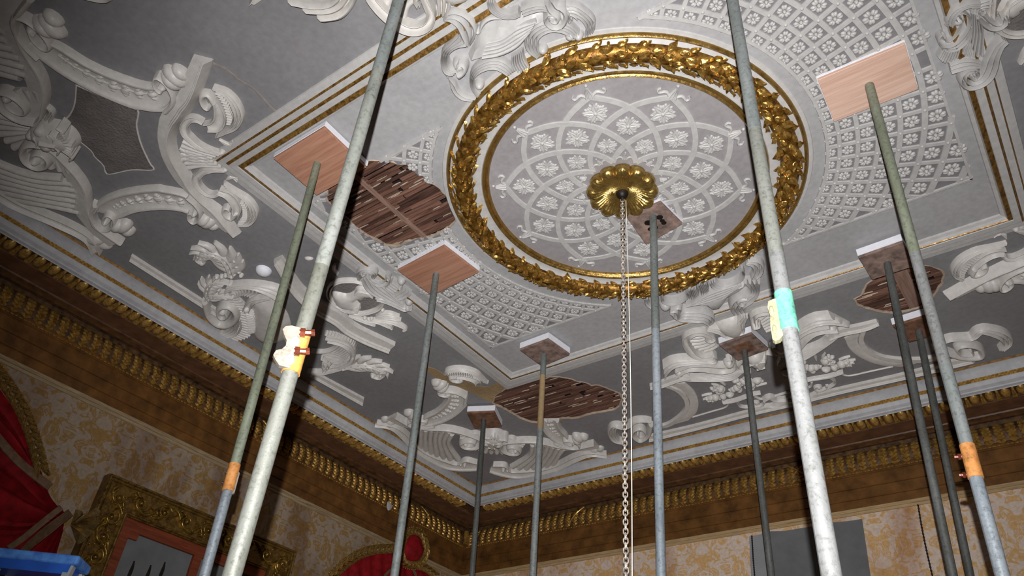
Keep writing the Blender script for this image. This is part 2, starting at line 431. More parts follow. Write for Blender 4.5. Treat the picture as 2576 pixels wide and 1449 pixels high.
def wallpaper(name, ax, ground=(.33,.27,.235), fig=(.27,.16,.055), stain=(.085,.032,.014)):
    m, nt, bs = newmat(name); v = geo(nt)
    sx = N(nt, 'ShaderNodeSeparateXYZ'); nt.links.new(v, sx.inputs[0])
    u = sx.outputs[ax]; z = sx.outputs[2]
    pu = math_(nt, 'PINGPONG', u, .27); col = math_(nt, 'FLOOR', math_(nt, 'DIVIDE', u, .54))
    z2 = math_(nt, 'ADD', z, math_(nt, 'MULTIPLY', math_(nt, 'MODULO', col, 2.), .35))
    z3 = math_(nt, 'MODULO', math_(nt, 'ADD', z2, 20.), .7)
    cb = N(nt, 'ShaderNodeCombineXYZ'); nt.links.new(pu, cb.inputs[0]); nt.links.new(z3, cb.inputs[1])
    n1 = noise(nt, cb.outputs[0], 7.5, 2.6, .5, 1.6)
    fa = ramp(nt, n1, [(.47, (0,0,0)), (.495, (1,1,1))])
    ln = ramp(nt, math_(nt, 'ABSOLUTE', math_(nt, 'SUBTRACT', n1, .57)), [(.0, (1,1,1)), (.012, (1,1,1)), (.02, (0,0,0))])
    c = mix(nt, fa, ground, fig); c = mix(nt, math_(nt, 'MULTIPLY', ln, .7), c, ground)
    mp_ = N(nt, 'ShaderNodeMapping'); mp_.inputs['Scale'].default_value = (1, 1, .28); nt.links.new(v, mp_.inputs['Vector'])
    s1 = ramp(nt, noise(nt, mp_.outputs[0], 2.3, 4, .55, .3), [(.5, (0,0,0)), (.72, (1,1,1))])
    c = mix(nt, math_(nt, 'MULTIPLY', s1, .75), c, stain)
    c = mix(nt, 1., c, ramp(nt, noise(nt, v, 40, 4), [(.3, (.85,.85,.85)), (.7, (1.1,1.1,1.1))]), 'MULTIPLY')
    nt.links.new(c, bs.inputs['Base Color']); bs.inputs['Roughness'].default_value = .8; bs.inputs['Specular IOR Level'].default_value = .2
    return m
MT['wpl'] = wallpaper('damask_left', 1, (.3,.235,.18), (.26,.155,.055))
MT['wpf'] = wallpaper('damask_far', 0, (.62,.50,.42), (.58,.36,.16), (.3,.12,.04))  # far copy coloured lighter to make up for weak flash light there

# ------------------------------------------------------------------ holes in the plaster
HOLE = []
HP = [PX('H1', (720,230),(790,175),(1020,170),(1180,190),(1330,240),(1460,250),(1600,340),(1760,450),(1830,560),(1950,600),(2120,760),(2240,890),(2320,1050),(2350,1180),
         'Z5', (845,215),(830,240),(760,290),(700,320),(640,340),(550,360),(470,380),(430,405),(330,400),(260,360),(200,330),(110,270),(40,200), 'P', (845,532),(824,505),(822,470),(835,440),(880,425)),
      PX('H2', (270,560),(310,440),(420,370),(520,310),(660,280),(800,215),(1000,155),(1180,125),(1380,120),(1530,145),(1700,190),(1880,230),(1950,270),(2060,265),(2240,330),(2400,390),(2450,460),(2475,510),(2440,580),(2380,660),(2200,710),(1900,770),(1680,830),(1520,830),(1400,845),(1200,880),(1050,905),(900,890),(750,830),(620,760),(500,690),(400,640),(300,600)),
      PX('H3', (390,1220),(560,1120),(650,940),(740,850),(900,760),(1200,640),(1500,580),(1860,550),(2060,610),(2190,680),(2180,860),(2110,1000),(2040,1090), 'P', (2345,748),(2325,766),(2300,778),(2257,788),(2217,785),(2165,771),(2151,756))]
for hp in HP:
    base = [U(x, y, 0.) for x, y in hp]
    C = crom(base, 3*len(base)+1, True)[:-1]
    HOLE.append([(p.x+random.uniform(-.006, .006), p.y+random.uniform(-.006, .006)) for p in C])

def flat_poly(name, outer, holes, mat, parent=None, z=0.):
    polys = [[Vector((p[0], p[1], 0)) for p in outer]]+[[Vector((p[0], p[1], 0)) for p in h] for h in holes]
    tri = tessellate_polygon(polys); r = R(); r.v = [(p.x, p.y, z) for q in polys for p in q]; r.f = [tuple(t) for t in tri]
    return build(name, r, mat, parent, smooth=0)
def rect(x0, x1, y0, y1): return [(x0, y0), (x1, y0), (x1, y1), (x0, y1)]
FI = (1.970, 1.502); FO = 0.185
OUT = rect(XL-.02, XR+.7, YN-.7, YF+.02)
FR_O = rect(CX-FI[0]-.12, CX+FI[0]+.12, CY-FI[1]-.12, CY+FI[1]+.12)
ceiling = struct(flat_poly('ceiling', OUT, [FR_O, HOLE[1], HOLE[2]], MT['grey']))
flat_poly('ceiling_panel', FR_O, [HOLE[0]], MT['light'], ceiling, 0.)

# walls, floor
def plane(name, pts, mat):
    r = R(); r.v = pts; r.f = [(0, 1, 2, 3)]
    return struct(build(name, r, mat, None, mp=lambda a, b, c: (a, b, c), smooth=0))
XW, YW = XL-WO, YF+WO
def slab(name, x0, x1, y0, y1, z0, z1, mat):
    r = R(); r.box(x0, x1, y0, y1, z0, z1); return struct(build(name, r, mat, None, mp=lambda a, b, c: (a, b, c), smooth=0))
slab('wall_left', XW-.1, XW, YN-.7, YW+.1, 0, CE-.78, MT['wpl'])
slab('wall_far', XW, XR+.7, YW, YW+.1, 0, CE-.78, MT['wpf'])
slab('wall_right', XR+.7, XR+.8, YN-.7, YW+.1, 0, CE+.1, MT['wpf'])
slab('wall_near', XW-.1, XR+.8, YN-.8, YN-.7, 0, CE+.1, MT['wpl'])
slab('floor', XW-.1, XR+.8, YN-.8, YW+.1, -.1, 0, MT['floor'])

# ------------------------------------------------------------------ cornice (two visible walls)
PROFC = [('cavetto_band', 'corn', [(0,.012),(-.005,.035),(-.002,.06),(.006,.085),(.012,.108)]),
         ('bead_bed', 'egg', [(.012,.108),(.019,.114),(.02,.136),(.012,.142)]),
         ('white_face', 'corn', [(.012,.142),(.02,.15),(.03,.175),(.055,.19),(.06,.2),(.085,.205),(.085,.213)]),
         ('egg_bed', 'bed', [(.085,.213),(.1,.205),(.16,.2),(.24,.2),(.262,.212)]),
         ('brown_soffit', 'brown', [(.262,.212),(.27,.216),(.46,.216)]),
         ('thin_moulding', 'thin', [(.46,.216),(.465,.228),(.49,.235),(.505,.222),(.52,.225),(.545,.235),(.56,.222)]),
         ('dark_recess', 'bed', [(.56,.222),(.565,.19),(.665,.19),(.668,.23)]),  # recess in dark, dirty paint
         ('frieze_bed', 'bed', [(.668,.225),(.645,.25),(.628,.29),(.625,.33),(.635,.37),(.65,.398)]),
         ('ribbed_band', 'fascia', [(.65,.398),(.625,.402),(.622,.415),(.632,.425),(.632,.438),(.622,.445),(.622,.455)]),
         ('fascia_upper', 'fascia', [(.622,.455),(.632,.46),(.632,.565)]),
         ('fascia_middle', 'fascia', [(.632,.565),(.624,.569),(.624,.575),(.638,.579),(.638,.665)]),
         ('fascia_lower', 'fascia', [(.638,.665),(.63,.669),(.63,.675),(.643,.679),(.643,.755)]),
         ('raw_batten', 'batten', [(.643,.755),(.63,.757),(.63,.785),(.64,.787),(.64,.81),(.65,.812)])]
trims = []
for wi in (0, 1):
    t = None
    for nm, mt, pr in [('trim_%d' % (wi+1), 'ochre', [(-.012,0.),(-.012,.008),(-.004,.014),(.002,.012)])]+PROFC:
        r = R(); rows = []
        if wi == 0:
            for (o, d) in pr: rows.append([(XL-o, YN-.7, d), (XL-o, YF+o, d)])
        else:
            for (o, d) in pr: rows.append([(XL-o, YF+o, d), (XR+.7, YF+o, d)])
        r.grid([list(x) for x in rows], caps=False)
        mk = 'battenx' if (mt == 'batten' and wi == 1) else mt
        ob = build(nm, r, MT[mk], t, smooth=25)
        if t is None: t = ob; struct(t)
    trims.append(t)
def wall_frame(wi, s, o, d):           # matrix on the cornice: x along the wall, y outward (to the wall), z down
    if wi == 0: loc = Vector((XL-o, s, CE-d)); X = Vector((0, 1, 0)); Y = Vector((-1, 0, 0))
    else: loc = Vector((s, YF+o, CE-d)); X = Vector((1, 0, 0)); Y = Vector((0, 1, 0))
    m = Matrix.Identity(4); Z = Vector((0, 0, -1))
    for i in range(3): m[i][0] = X[i]; m[i][1] = Y[i]; m[i][2] = Z[i]; m[i][3] = loc[i]
    return m
r = R(); r.blob((0, 0), .036, .075, h=.034, seg=14, rings=5); me_egg = mesh_of('egg', r, MT['egg'])
r = R(); r.stroke([(0,-.07),(0,0),(0,.07)], [.016,.03,.042], 'flat', .022); r.stroke([(0,-.07),(0,.06)], [.006,.012], 'round', .012, b=.02); me_dart = mesh_of('dart', r, MT['egg'])
# a column of five overlapping husk leaves on the bulging frieze
r = R()
for k in range(5):
    zz = .225+.034*k; oo = [.66,.642,.63,.627,.636][k]-.65
    L_, w_ = .064, .04; rows = []
    for i, (tt, wf, hf) in enumerate([(0,.25,.006),(.25,.85,.02),(.5,1.,.028),(.75,.7,.03),(1.,.05,.024)]):
        y = oo-.004*i
        rows.append([(-w_*wf, y-hf*.3, zz+L_*tt), (-w_*wf*.5, y-hf*.85, zz+L_*tt), (0, y-hf*.55, zz+L_*tt), (w_*wf*.5, y-hf*.85, zz+L_*tt), (w_*wf, y-hf*.3, zz+L_*tt)])
    r.grid(rows, caps=False)
me_husk = mesh_of('husk_column', r, MT['frieze'], 60)
for wi, (s0, s1) in enumerate(((.35, YF+.05), (XL-.03, 1.0))):
    n = int((s1-s0)/.113)
    for i in range(n):
        s = s0+.113*(i+.5)
        inst('egg', me_egg, trims[wi], wall_frame(wi, s, .172, .203))
        inst('dart', me_dart, trims[wi], wall_frame(wi, s+.0565, .172, .203))
    a0, a1 = (.35, YF+.6) if wi == 0 else (XL-.6, 1.0)
    n = int((a1-a0)/.094)
    for i in range(n):
        s = a0+.094*(i+.5)
        m = wall_frame(wi, s, .65, 0.)
        inst('husk_column', me_husk, trims[wi], m)
    # crossed ribbons on the frieze
    for s in ([3.9, 6.25] if wi == 0 else [-4.4, -1.9]):
        for sg in (1, -1):
            r = R()
            rows = []
            for i in range(9):
                t = i/8; zz = .235+.165*t; oo = .60-.03*math.sin(math.pi*t)
                rows.append([((t-.5)*.2*sg-.012, oo, zz), ((t-.5)*.2*sg, oo-.008, zz), ((t-.5)*.2*sg+.012, oo, zz)])
            r.grid(rows, caps=False)
            mm = wall_frame(wi, s, 0., 0.)
            build('ribbon', r, MT['frieze'], trims[wi], mp=lambda a, b, c, mm=mm: tuple(mm @ Vector((a, b, c))))
    # running bead course and carved ribs: too fine to pick apart
    r = R(); s = s0; k = 0
    while s < s1:
        o = .01
        for (ds, dd, l) in ((0, .116, .011), (.016, .131, .008)):
            b = len(r.v); q = wall_frame(wi, s+ds, o, dd); e = .0075
            for v in ((-l,0,0),(l,0,0),(0,-e*1.6,0),(0,e*1.2,0),(0,0,e),(0,0,-e)): r.v.append(tuple(q @ Vector(v)))
            for f in ((0,2,4),(2,1,4),(1,3,4),(3,0,4),(2,0,5),(1,2,5),(3,1,5),(0,3,5)): r.f.append(tuple(b+x for x in f))
        s += .031
    ob = build('bead_course', r, MT['egg'], trims[wi], mp=lambda a, b, c: (a, b, c)); ob['kind'] = 'stuff'
    r = R(); s = a0
    while s < a1:
        b = len(r.v); q = wall_frame(wi, s, .628, .431)
        for v in ((-.012,0,-.006),(.012,0,-.006),(.012,0,.006),(-.012,0,.006),(0,-.01,0)): r.v.append(tuple(q @ Vector(v)))
        for f in ((0,1,4),(1,2,4),(2,3,4),(3,0,4)): r.f.append(tuple(b+x for x in f))
        s += .034
    ob = build('rib_course', r, MT['frieze'], trims[wi], mp=lambda a, b, c: (a, b, c)); ob['kind'] = 'stuff'
# gilt corner stop on the frieze
r = R(); r.box(XL-.62, XL-.58, YF+.58, YF+.62, .24, .40); build('corner_stop', r, MT['frieze'], trims[1])

# ------------------------------------------------------------------ rectangular frame moulding
def ring_rect(pr):
    r = R(); rows = []
    for d, h in pr:
        a, b = FI[0]+d, FI[1]+d
        rows.append([(CX-a, CY-b, h), (CX+a, CY-b, h), (CX+a, CY+b, h), (CX-a, CY+b, h), (CX-a, CY-b, h)])
    r.grid(rows, caps=False); return r
FP = [('white_bead', 'white', [(-.03,0),(-.026,.012),(-.006,.02),(0,.04)]), ('gilt_fillet', 'goldline', [(0,.04),(.004,.046),(.03,.032)]),
      ('white_fascia', 'white', [(.03,.032),(.034,.036),(.072,.038)]), ('gilt_fillet', 'goldline', [(.072,.038),(.088,.024)]),
      ('white_fascia', 'white', [(.088,.024),(.126,.026)]), ('gilt_fillet', 'goldline', [(.126,.026),(.136,.014)]), ('white_border', 'white', [(.136,.014),(.18,.01),(.185,0)])]
t3 = struct(build('trim_3', ring_rect(FP[0][2]), MT['white'], None, smooth=30))
for nm, mt, pr in FP[1:]: build(nm, ring_rect(pr), MT[mt], t3, smooth=30)

# ------------------------------------------------------------------ round medallion
def revolve(pr, n=160, cx=MCX, cy=MCY):
    r = R(); r.grid([[(cx+q*math.cos(2*math.pi*i/n), cy+q*math.sin(2*math.pi*i/n), h) for q, h in pr] for i in range(n)], closed=True); return r
md = thing('ceiling_medallion', (MCX, MCY, CE), 'round ceiling medallion with gilt laurel ring and white flower tracery', 'ceiling medallion')
r = R(); n = 96
r.v = [(MCX+.875*math.cos(2*math.pi*i/n), MCY+.875*math.sin(2*math.pi*i/n), .004) for i in range(n)]; r.f = [tuple(range(n))]
build('ground_disc', r, MT['disc'], md, smooth=0)
for nm, mt, pr in [('gilt_ring', 'gold', [(.866,.0),(.868,.016),(.876,.026),(.886,.022),(.890,.018),(.897,.028),(.908,.03),(.914,.02)]),
                   ('white_cove', 'white', [(.914,.02),(.918,.012),(.94,.01),(.965,.018),(.985,.034)]),
                   ('laurel_bed', 'goldbed', [(.975,.02),(.982,.045),(1.0,.066),(1.035,.078),(1.07,.066),(1.088,.045),(1.095,.02)]),
                   ('white_bead', 'white', [(1.085,.034),(1.1,.022),(1.12,.012)]),
                   ('gilt_ring', 'gold', [(1.12,.012),(1.123,.024),(1.133,.03),(1.143,.022),(1.147,.008)]),
                   ('white_border', 'white', [(1.147,.008),(1.17,.006),(1.174,0)])]:
    build(nm, revolve(pr), MT[mt], md, smooth=50)
# laurel leaves on the ring
r = R()
rows = []
for tt, wf, hf in [(-.5,.15,.0),(-.3,.8,.008),(0,1.,.013),(.28,.72,.013),(.5,.06,.02)]:
    L_, w_ = .068, .02
    rows.append([(L_*tt, -w_*wf, hf*.2), (L_*tt, -w_*wf*.5, hf), (L_*tt, 0, hf*.45), (L_*tt, w_*wf*.5, hf), (L_*tt, w_*wf, hf*.2)])
r.grid(rows, caps=False); me_leaf = mesh_of('laurel_leaf', r, MT['goldleaf'], 70)
for i in range(50):
    for j in range(6):
        th = 2*math.pi*(i+(.5 if j % 2 else 0))/50+random.uniform(-.01, .01)
        ph = math.radians(-75+30*j)+random.uniform(-.08, .08)
        rad = Vector((math.cos(th), math.sin(th), 0)); tan = Vector((-math.sin(th), math.cos(th), 0))
        nrm = (rad*math.sin(ph)+Vector((0, 0, -1))*math.cos(ph)).normalized()
        pos = Vector((MCX, MCY, CE-.02))+rad*(1.035+.066*math.sin(ph))+Vector((0, 0, -1))*.062*math.cos(ph)
        yaw = random.uniform(-.6, .6)+(.5*math.sin(ph))
        side = nrm.cross(tan); d = (tan*math.cos(yaw)+side*math.sin(yaw)+nrm*random.uniform(.0,.2)).normalized(); s2 = nrm.cross(d).normalized(); n2 = d.cross(s2)
        m = Matrix.Identity(4); sc = random.uniform(.9, 1.35)
        for q in range(3): m[q][0] = d[q]*sc; m[q][1] = s2[q]*sc; m[q][2] = n2[q]*sc; m[q][3] = pos[q]
        inst('laurel_leaf', me_leaf, md, m)
r = R()
for i in range(230):
    th = random.uniform(0, 2*math.pi); ph = random.uniform(-1.3, 1.3)
    q = 1.035+.07*math.sin(ph); r.blob((MCX+q*math.cos(th), MCY+q*math.sin(th)), .010, h=.014, b=.024+.075*math.cos(ph), seg=6, rings=3)
ob = build('laurel_berries', r, MT['goldleaf'], md); ob['kind'] = 'stuff'
A0 = math.radians(-2.9)
def pol(rr_, a): return (MCX+rr_*math.cos(a), MCY+rr_*math.sin(a))
for k in range(10):
    for sg in (1, -1):
        a = A0+math.radians(36*k); r = R()
        r.stroke([pol(q, a+sg*math.radians(d)) for q, d in ((.762,0),(.70,10),(.648,18),(.585,26.5),(.51,36),(.43,45.5),(.365,54),(.30,63),(.235,72))], .038, 'flat', .014 if sg > 0 else .012)
        build('tracery_band', r, MT['white'], md)
def rosette(n, R0, h, lobes=3, ball=.2):
    r = R()
    for k in range(n):
        a = 2*math.pi*k/n; c, s = math.cos(a), math.sin(a)
        if lobes > 1:                  # serrated petal: a ribbed tongue with scalloped flanks
            r.stroke([(c*R0*.12, s*R0*.12), (c*R0*.55, s*R0*.55), (c*R0, s*R0)], [R0*.22, R0*.62, R0*.3, R0*.05], 'r2', h, n=6)
            for sg in (1, -1):
                for q, d, w_ in ((.78, .3, .26), (.6, .5, .3)):
                    b = a+sg*d; r.blob((math.cos(b)*R0*q, math.sin(b)*R0*q), R0*w_*.75, R0*w_*.5, b, h*.75, seg=8, rings=3)
        else:                          # plain rounded petal with a dimple
            for sg in (1, -1):
                b = a+sg*.22; r.blob((math.cos(b)*R0*.66, math.sin(b)*R0*.66), R0*.4, R0*.27, b, h, seg=8, rings=3)
    r.blob((0, 0), R0*ball, h=h*1.6, seg=8, rings=3)
    return r
me_fl = mesh_of('flower', rosette(5, .078, .011), MT['white'], 60)
def spot(name, me, parent, x, y, ang, sc=1., dz=.006):
    m = Matrix.Translation((x, y, CE-dz)) @ Matrix.Rotation(ang, 4, 'Z') @ Matrix.Rotation(math.pi, 4, 'X') @ Matrix.Scale(sc, 4)
    return inst(name, me, parent, m)
for k in range(10):
    a = A0+math.radians(36*k)
    for q, off, sc in ((.635, 0, 1.), (.51, 18, .98), (.368, 0, .82)):
        x, y = pol(q, a+math.radians(off)); spot('flower', me_fl, md, x, y, a+math.radians(off)+random.uniform(-.3, .3), sc)
r = R()                                # bell finial with two curls, pointing along +x
r.stroke([(-.01,0),(.03,0),(.06,0)], [.06,.045,.015], 'r3', .018); r.blob((.075,0), .011, h=.012, seg=8, rings=3)
for sg in (1, -1):
    r.stroke([(.0,sg*.02),(.02,sg*.05),(.0,sg*.085),(.02,sg*.1),(.035,sg*.085)], [.02,.022,.016,.012], 'round', .013)
me_bell = mesh_of('bell_finial', r, MT['white'], 60)
for k in range(10):
    a = A0+math.radians(36*k); x, y = pol(.765, a); spot('bell_finial', me_bell, md, x, y, a)
    a += math.radians(18); x, y = pol(.255, a); spot('bell_finial', me_bell, md, x, y, a, .62)
# gilt boss
r = R(); rows = []
NB = 144
for i in range(NB):
    a = 2*math.pi*i/NB; lob = abs(math.cos(a*6))**.6; row = []
    for q, h in ((1.,.0),(1.03,.02),(1.0,.05),(.9,.068),(.78,.062),(.6,.045),(.42,.04),(.3,.05),(.2,.058),(0.12,.06)):
        e = .17*lob*max(0, (q-.45)/.55); fl_ = .006*math.cos(a*12*4)*max(0, min(1, (q-.15)*3))*(1 if q < .85 else .2)
        row.append((MCX+.192*(q+e)*math.cos(a), MCY+.192*(q+e)*math.sin(a), max(0., h+.018*lob*max(0, (q-.5)*2)+(fl_ if h > 0 else 0))))
    rows.append(row)
r.grid(rows, closed=True); build('boss', r, MT['boss'], md, smooth=60)
r = R(); r.blob((MCX, MCY), .042, h=.05, b=.05); r.blob((MCX, MCY), .016, h=.03, b=.09); build('boss_eye', r, MT['dark'], md)

# ------------------------------------------------------------------ lattice panels (a polar net of ribs cut to a rectangle)
LX, LY, LR0 = 1.862, 1.05, 1.243
me_lf = mesh_of('lattice_flower', rosette(5, .03, .0085, 1, .26), MT['white'], 60)
r = R(); r.blob((0, 0), .0095, h=.009, seg=8, rings=3); me_st = mesh_of('stud', r, MT['white'])
radii = [1.322*1.0775**k for k in range(-0, 7)]
cells = [1.271*1.0775**k for k in range(0, 7)]
def inlat(x, y, sx, mrg=0.):
    return abs(x) < LX-mrg and abs(y) < LY-mrg and math.hypot(x, y) > LR0+mrg and x*sx > 0
for sx, lab in ((-1, 'white lattice of flower coffers on the ceiling side with the large lath hole'), (1, 'white lattice of flower coffers on the ceiling side with the long pale board')):
    lp = thing('lattice_panel', (CX+sx*1.5, CY, CE), lab, 'lattice panel', 'flowered lattice panels beside the medallion')
    ain = math.acos(LY/LR0) if LY < LR0 else 0
    arc = [(CX+sx*LR0*math.cos(t), CY+LR0*math.sin(t)) for t in [(-1+2*i/60)*math.asin(LY/LR0) for i in range(61)]]
    outer = arc+[(CX+sx*LX, CY+LY), (CX+sx*LX, CY-LY)]
    hol = [HOLE[0]] if sx < 0 else []
    hol2 = []
    for h_ in hol: hol2.append([p for p in h_])
    # ground: triangulate, dropping what the hole took
    bpts = [Vector(p) for p in outer]; pts = list(bpts); st = .05
    x = -LX
    while x < LX:
        y = -LY
        while y < LY:
            if inlat(x, y, sx, .012): pts.append(Vector((CX+x, CY+y)))
            y += st
        x += st
    faces = [list(range(len(bpts)))]
    vo, eo, fo, *_ = delaunay_2d_cdt(pts, [], faces, 1, 1e-6)
    r = R(); r.v = [(p.x, p.y, .004) for p in vo]
    for f in fo:
        c = sum((vo[i] for i in f), Vector((0, 0)))/len(f)
        if not (hol and inside(c, hol[0])): r.f.append(tuple(f))
    build('coffer_ground', r, MT['cell'], lp, smooth=0)
    def ok(x, y): return inlat(x, y, sx, .0) and not (hol and inside((CX+x, CY+y), hol[0]))
    def runs(samples, wd, nm, hh=.016):
        cur = []
        for p in samples+[None]:
            if p is not None and ok(*p): cur.append((CX+p[0], CY+p[1]))
            else:
                if len(cur) > 1:
                    rr2 = R(); rr2.stroke(cur, wd, 'flat', hh, n=max(2, len(cur)//3)); build(nm, rr2, MT['white'], lp)
                cur = []
    for q in radii:
        runs([(sx*q*math.cos(t), q*math.sin(t)) for t in [math.radians(-60+.6*i) for i in range(201)]], .026*q/1.3, 'ring_rib')
    runs([(sx*(LR0+.012)*math.cos(t), (LR0+.012)*math.sin(t)) for t in [math.radians(-60+.6*i) for i in range(201)]], .02, 'ring_rib', .0152)
    for k in range(-14, 14):
        t = math.radians(4.5*k+2.25)
        runs([(sx*q*math.cos(t), q*math.sin(t)) for q in [LR0+.012*i for i in range(80)]], .026, 'radial_rib', .0145)
    for yy in (-LY+.008, LY-.008): runs([(sx*(.6+.013*i), yy) for i in range(100)], .018, 'edge_rib', .0175)
    runs([(sx*(LX-.008), -LY+.013*i) for i in range(162)], .018, 'edge_rib', .0175)
    for q in cells:
        for k in range(-14, 15):
            t = math.radians(4.5*k); x, y = sx*q*math.cos(t), q*math.sin(t)
            if inlat(x, y, sx, .02) and ok(x, y): spot('flower', me_lf, lp, CX+x, CY+y, random.uniform(0, 6.28), q/1.27*1.06)
    for q in radii:
        for k in range(-14, 14):
            t = math.radians(4.5*k+2.25); x, y = sx*q*math.cos(t), q*math.sin(t)
            if inlat(x, y, sx, .01) and ok(x, y): spot('stud', me_st, lp, CX+x, CY+y, 0, 1., .015)
# ------------------------------------------------------------------ corner ornaments: one design traced in corner coordinates
def nl(pts): return [(p[0]-XL, p[1]-YN) for p in pts]
def flc(pts): return [(p[0]-XL, YF-p[1]) for p in pts]
def sw(pts): return [(p[1], p[0]) for p in pts]
def sym(pts): return pts
CO = {}
CO['arm_top'] = nl(T('A3',(1500,840),(1560,720),(1750,600),(2000,520),(2300,470),(2560,455),'A6',(300,345),(600,400),(830,480),(1000,630)))
CO['arm_bot'] = nl(T('A3',(1850,960),(2000,935),(2200,860),(2400,825),(2560,815),'A6',(300,775),(500,775),(680,795),(850,840)))
CO['arm_vol'] = nl(T('A3',(1560,720),(1495,850),(1530,1010),(1640,1110),(1780,1110),(1870,1020),(1850,910),(1760,870),(1690,930),(1710,1010),(1760,1000)))
CO['arm_vol2'] = nl(T('A6',(830,490),(1000,640),(1090,800),(1060,950),(960,1000),(870,930),(850,830),(910,790),(960,850),(920,880)))
CO['arm_lobes'] = [nl(T('A3',(1900,1080),(1990,1100),(2070,1190))), nl(T('A6',(1150,980),(1230,1040),(1340,1120)))]
CO['husks'] = nl(T('A3',(1850,800),(1900,770),(1980,735),(2090,700),(2230,670),(2390,650),(2540,640),'A6',(210,580),(430,600),(670,650)))
CO['bar_in'] = nl(T('A4',(1160,190),(1000,560),(840,980),(640,1110),(560,1280),(490,1440),'A5',(215,480),(250,720),(320,950),(450,1200),(600,1420),'A6',(760,370),(980,620),(1200,880),(1450,1130),(1590,1230)))
CO['bar_out'] = nl(T('A4',(1560,290),(1400,800),(1250,1100),(1120,1350),'A5',(720,230),(620,380),(570,560),(590,780),(690,1000),(850,1250),(945,1420),'A6',(1010,350),(1200,560),(1500,780),(1700,1020),(1890,1290)))
CO['cscroll'] = nl(T('A5',(1575,1205),(1350,1185),(1150,1215),(1030,1310),'A6',(985,160),(1030,300),(1180,440),(1320,490),(1430,470)))
CO['reedA'] = nl(T('A5',(640,720),(660,820),(690,900),(740,1020),(800,1120),(870,1220)))
CO['reedM'] = nl(T('A5',(900,860),(920,920),(940,975),(980,1030),(1050,1090),(1130,1150)))
CO['reedB'] = nl(T('A5',(1190,870),(1220,920),(1260,970),(1340,1030),(1430,1090),(1540,1160)))
CO['wingi'] = nl(T('A6',(1430,460),(1560,520),(1660,620),(1730,760),(1750,860))); CO['wingo'] = nl(T('A6',(1480,350),(1700,420),(1850,560),(1930,760),(1850,960)))
CO['wingspi'] = nl(T('A6',(1770,860),(1720,960),(1610,920),(1550,830),(1570,750),(1640,740),(1670,790)))
CO['rimo'] = nl(T('A6',(1550,250),(1800,400),(2080,570),(2240,800),(2220,1000),(2080,1110),(1850,1110))); CO['rimi'] = nl(T('A6',(1640,370),(1800,470),(1960,600),(2050,760),(2040,930),(1960,1040),(1830,1070)))
CO['gad0'] = nl(T('A6',(1890,600),(1940,720),(1950,840),(1930,960),(1860,1060))); CO['gad1'] = nl(T('A6',(1960,610),(2030,720),(2045,860),(2030,960),(1950,1060)))
CO['tail'] = nl(T('A6',(1640,370),(1580,290),(1550,250))); CO['tail2'] = nl(T('A6',(1590,210),(1680,140),(1780,190),(1820,220)))
CO['star'] = nl(T('A2',(1205,140),(1700,350),(2180,510),(2185,800),(2260,1100),(2400,1400),'A3',(2460,220),(2100,222),(1720,290),(1650,150),(1500,0),'A2',(1450,1200),(1200,1000),(930,830),(1100,620),(1180,430)))
CO['so'] = nl(T('A2',(560,1012),(750,1040),(950,1160),(1160,1370),'A3',(1260,190),(1380,350),(1460,520),(1475,720),(1505,850),(1600,1040),(1800,1190),(2010,1330)))
CO['si'] = nl(T('A2',(560,1110),(700,1130),(820,1240),(880,1380),'A3',(980,190),(1080,350),(1110,550),(1160,800),(1280,970),(1480,1200),(1760,1420)))
CO['svol'] = nl(T('A2',(760,1045),(560,1018),(430,1050),(375,1150),(440,1290),(620,1390),(770,1370),(810,1270),(720,1170),(590,1160),(540,1230),(590,1300)))
CO['lobe_end'] = nl(T('A3',(1520,1340),(1680,1430)))
CO['fanT'] = flc(T('E5',(770,200),(860,225),(960,225),(1080,225),(1190,250),(1230,300))); CO['fanB'] = flc(T('E5',(770,430),(860,480),(960,530),(1090,580),(1240,610),(1330,600)))
CO['fanM'] = flc(T('E5',(790,300),(860,330),(960,350),(1060,380),(1150,410),(1210,420)))
CO['rimlo'] = flc(T('E5',(220,150),(430,190),(580,320),(720,470),(900,580),(1100,690),(1300,730),(1420,735),(1540,725))); CO['rimli'] = flc(T('E5',(250,110),(480,150),(640,250),(800,430),(960,530),(1150,600),(1290,640),(1400,590),(1550,625)))
CO['balls'] = flc(T('E5',(1335,645),(1385,660)))
MC = flc(T('E5',(1735,330)))[0]; mcd = (MC[0]+MC[1])/2

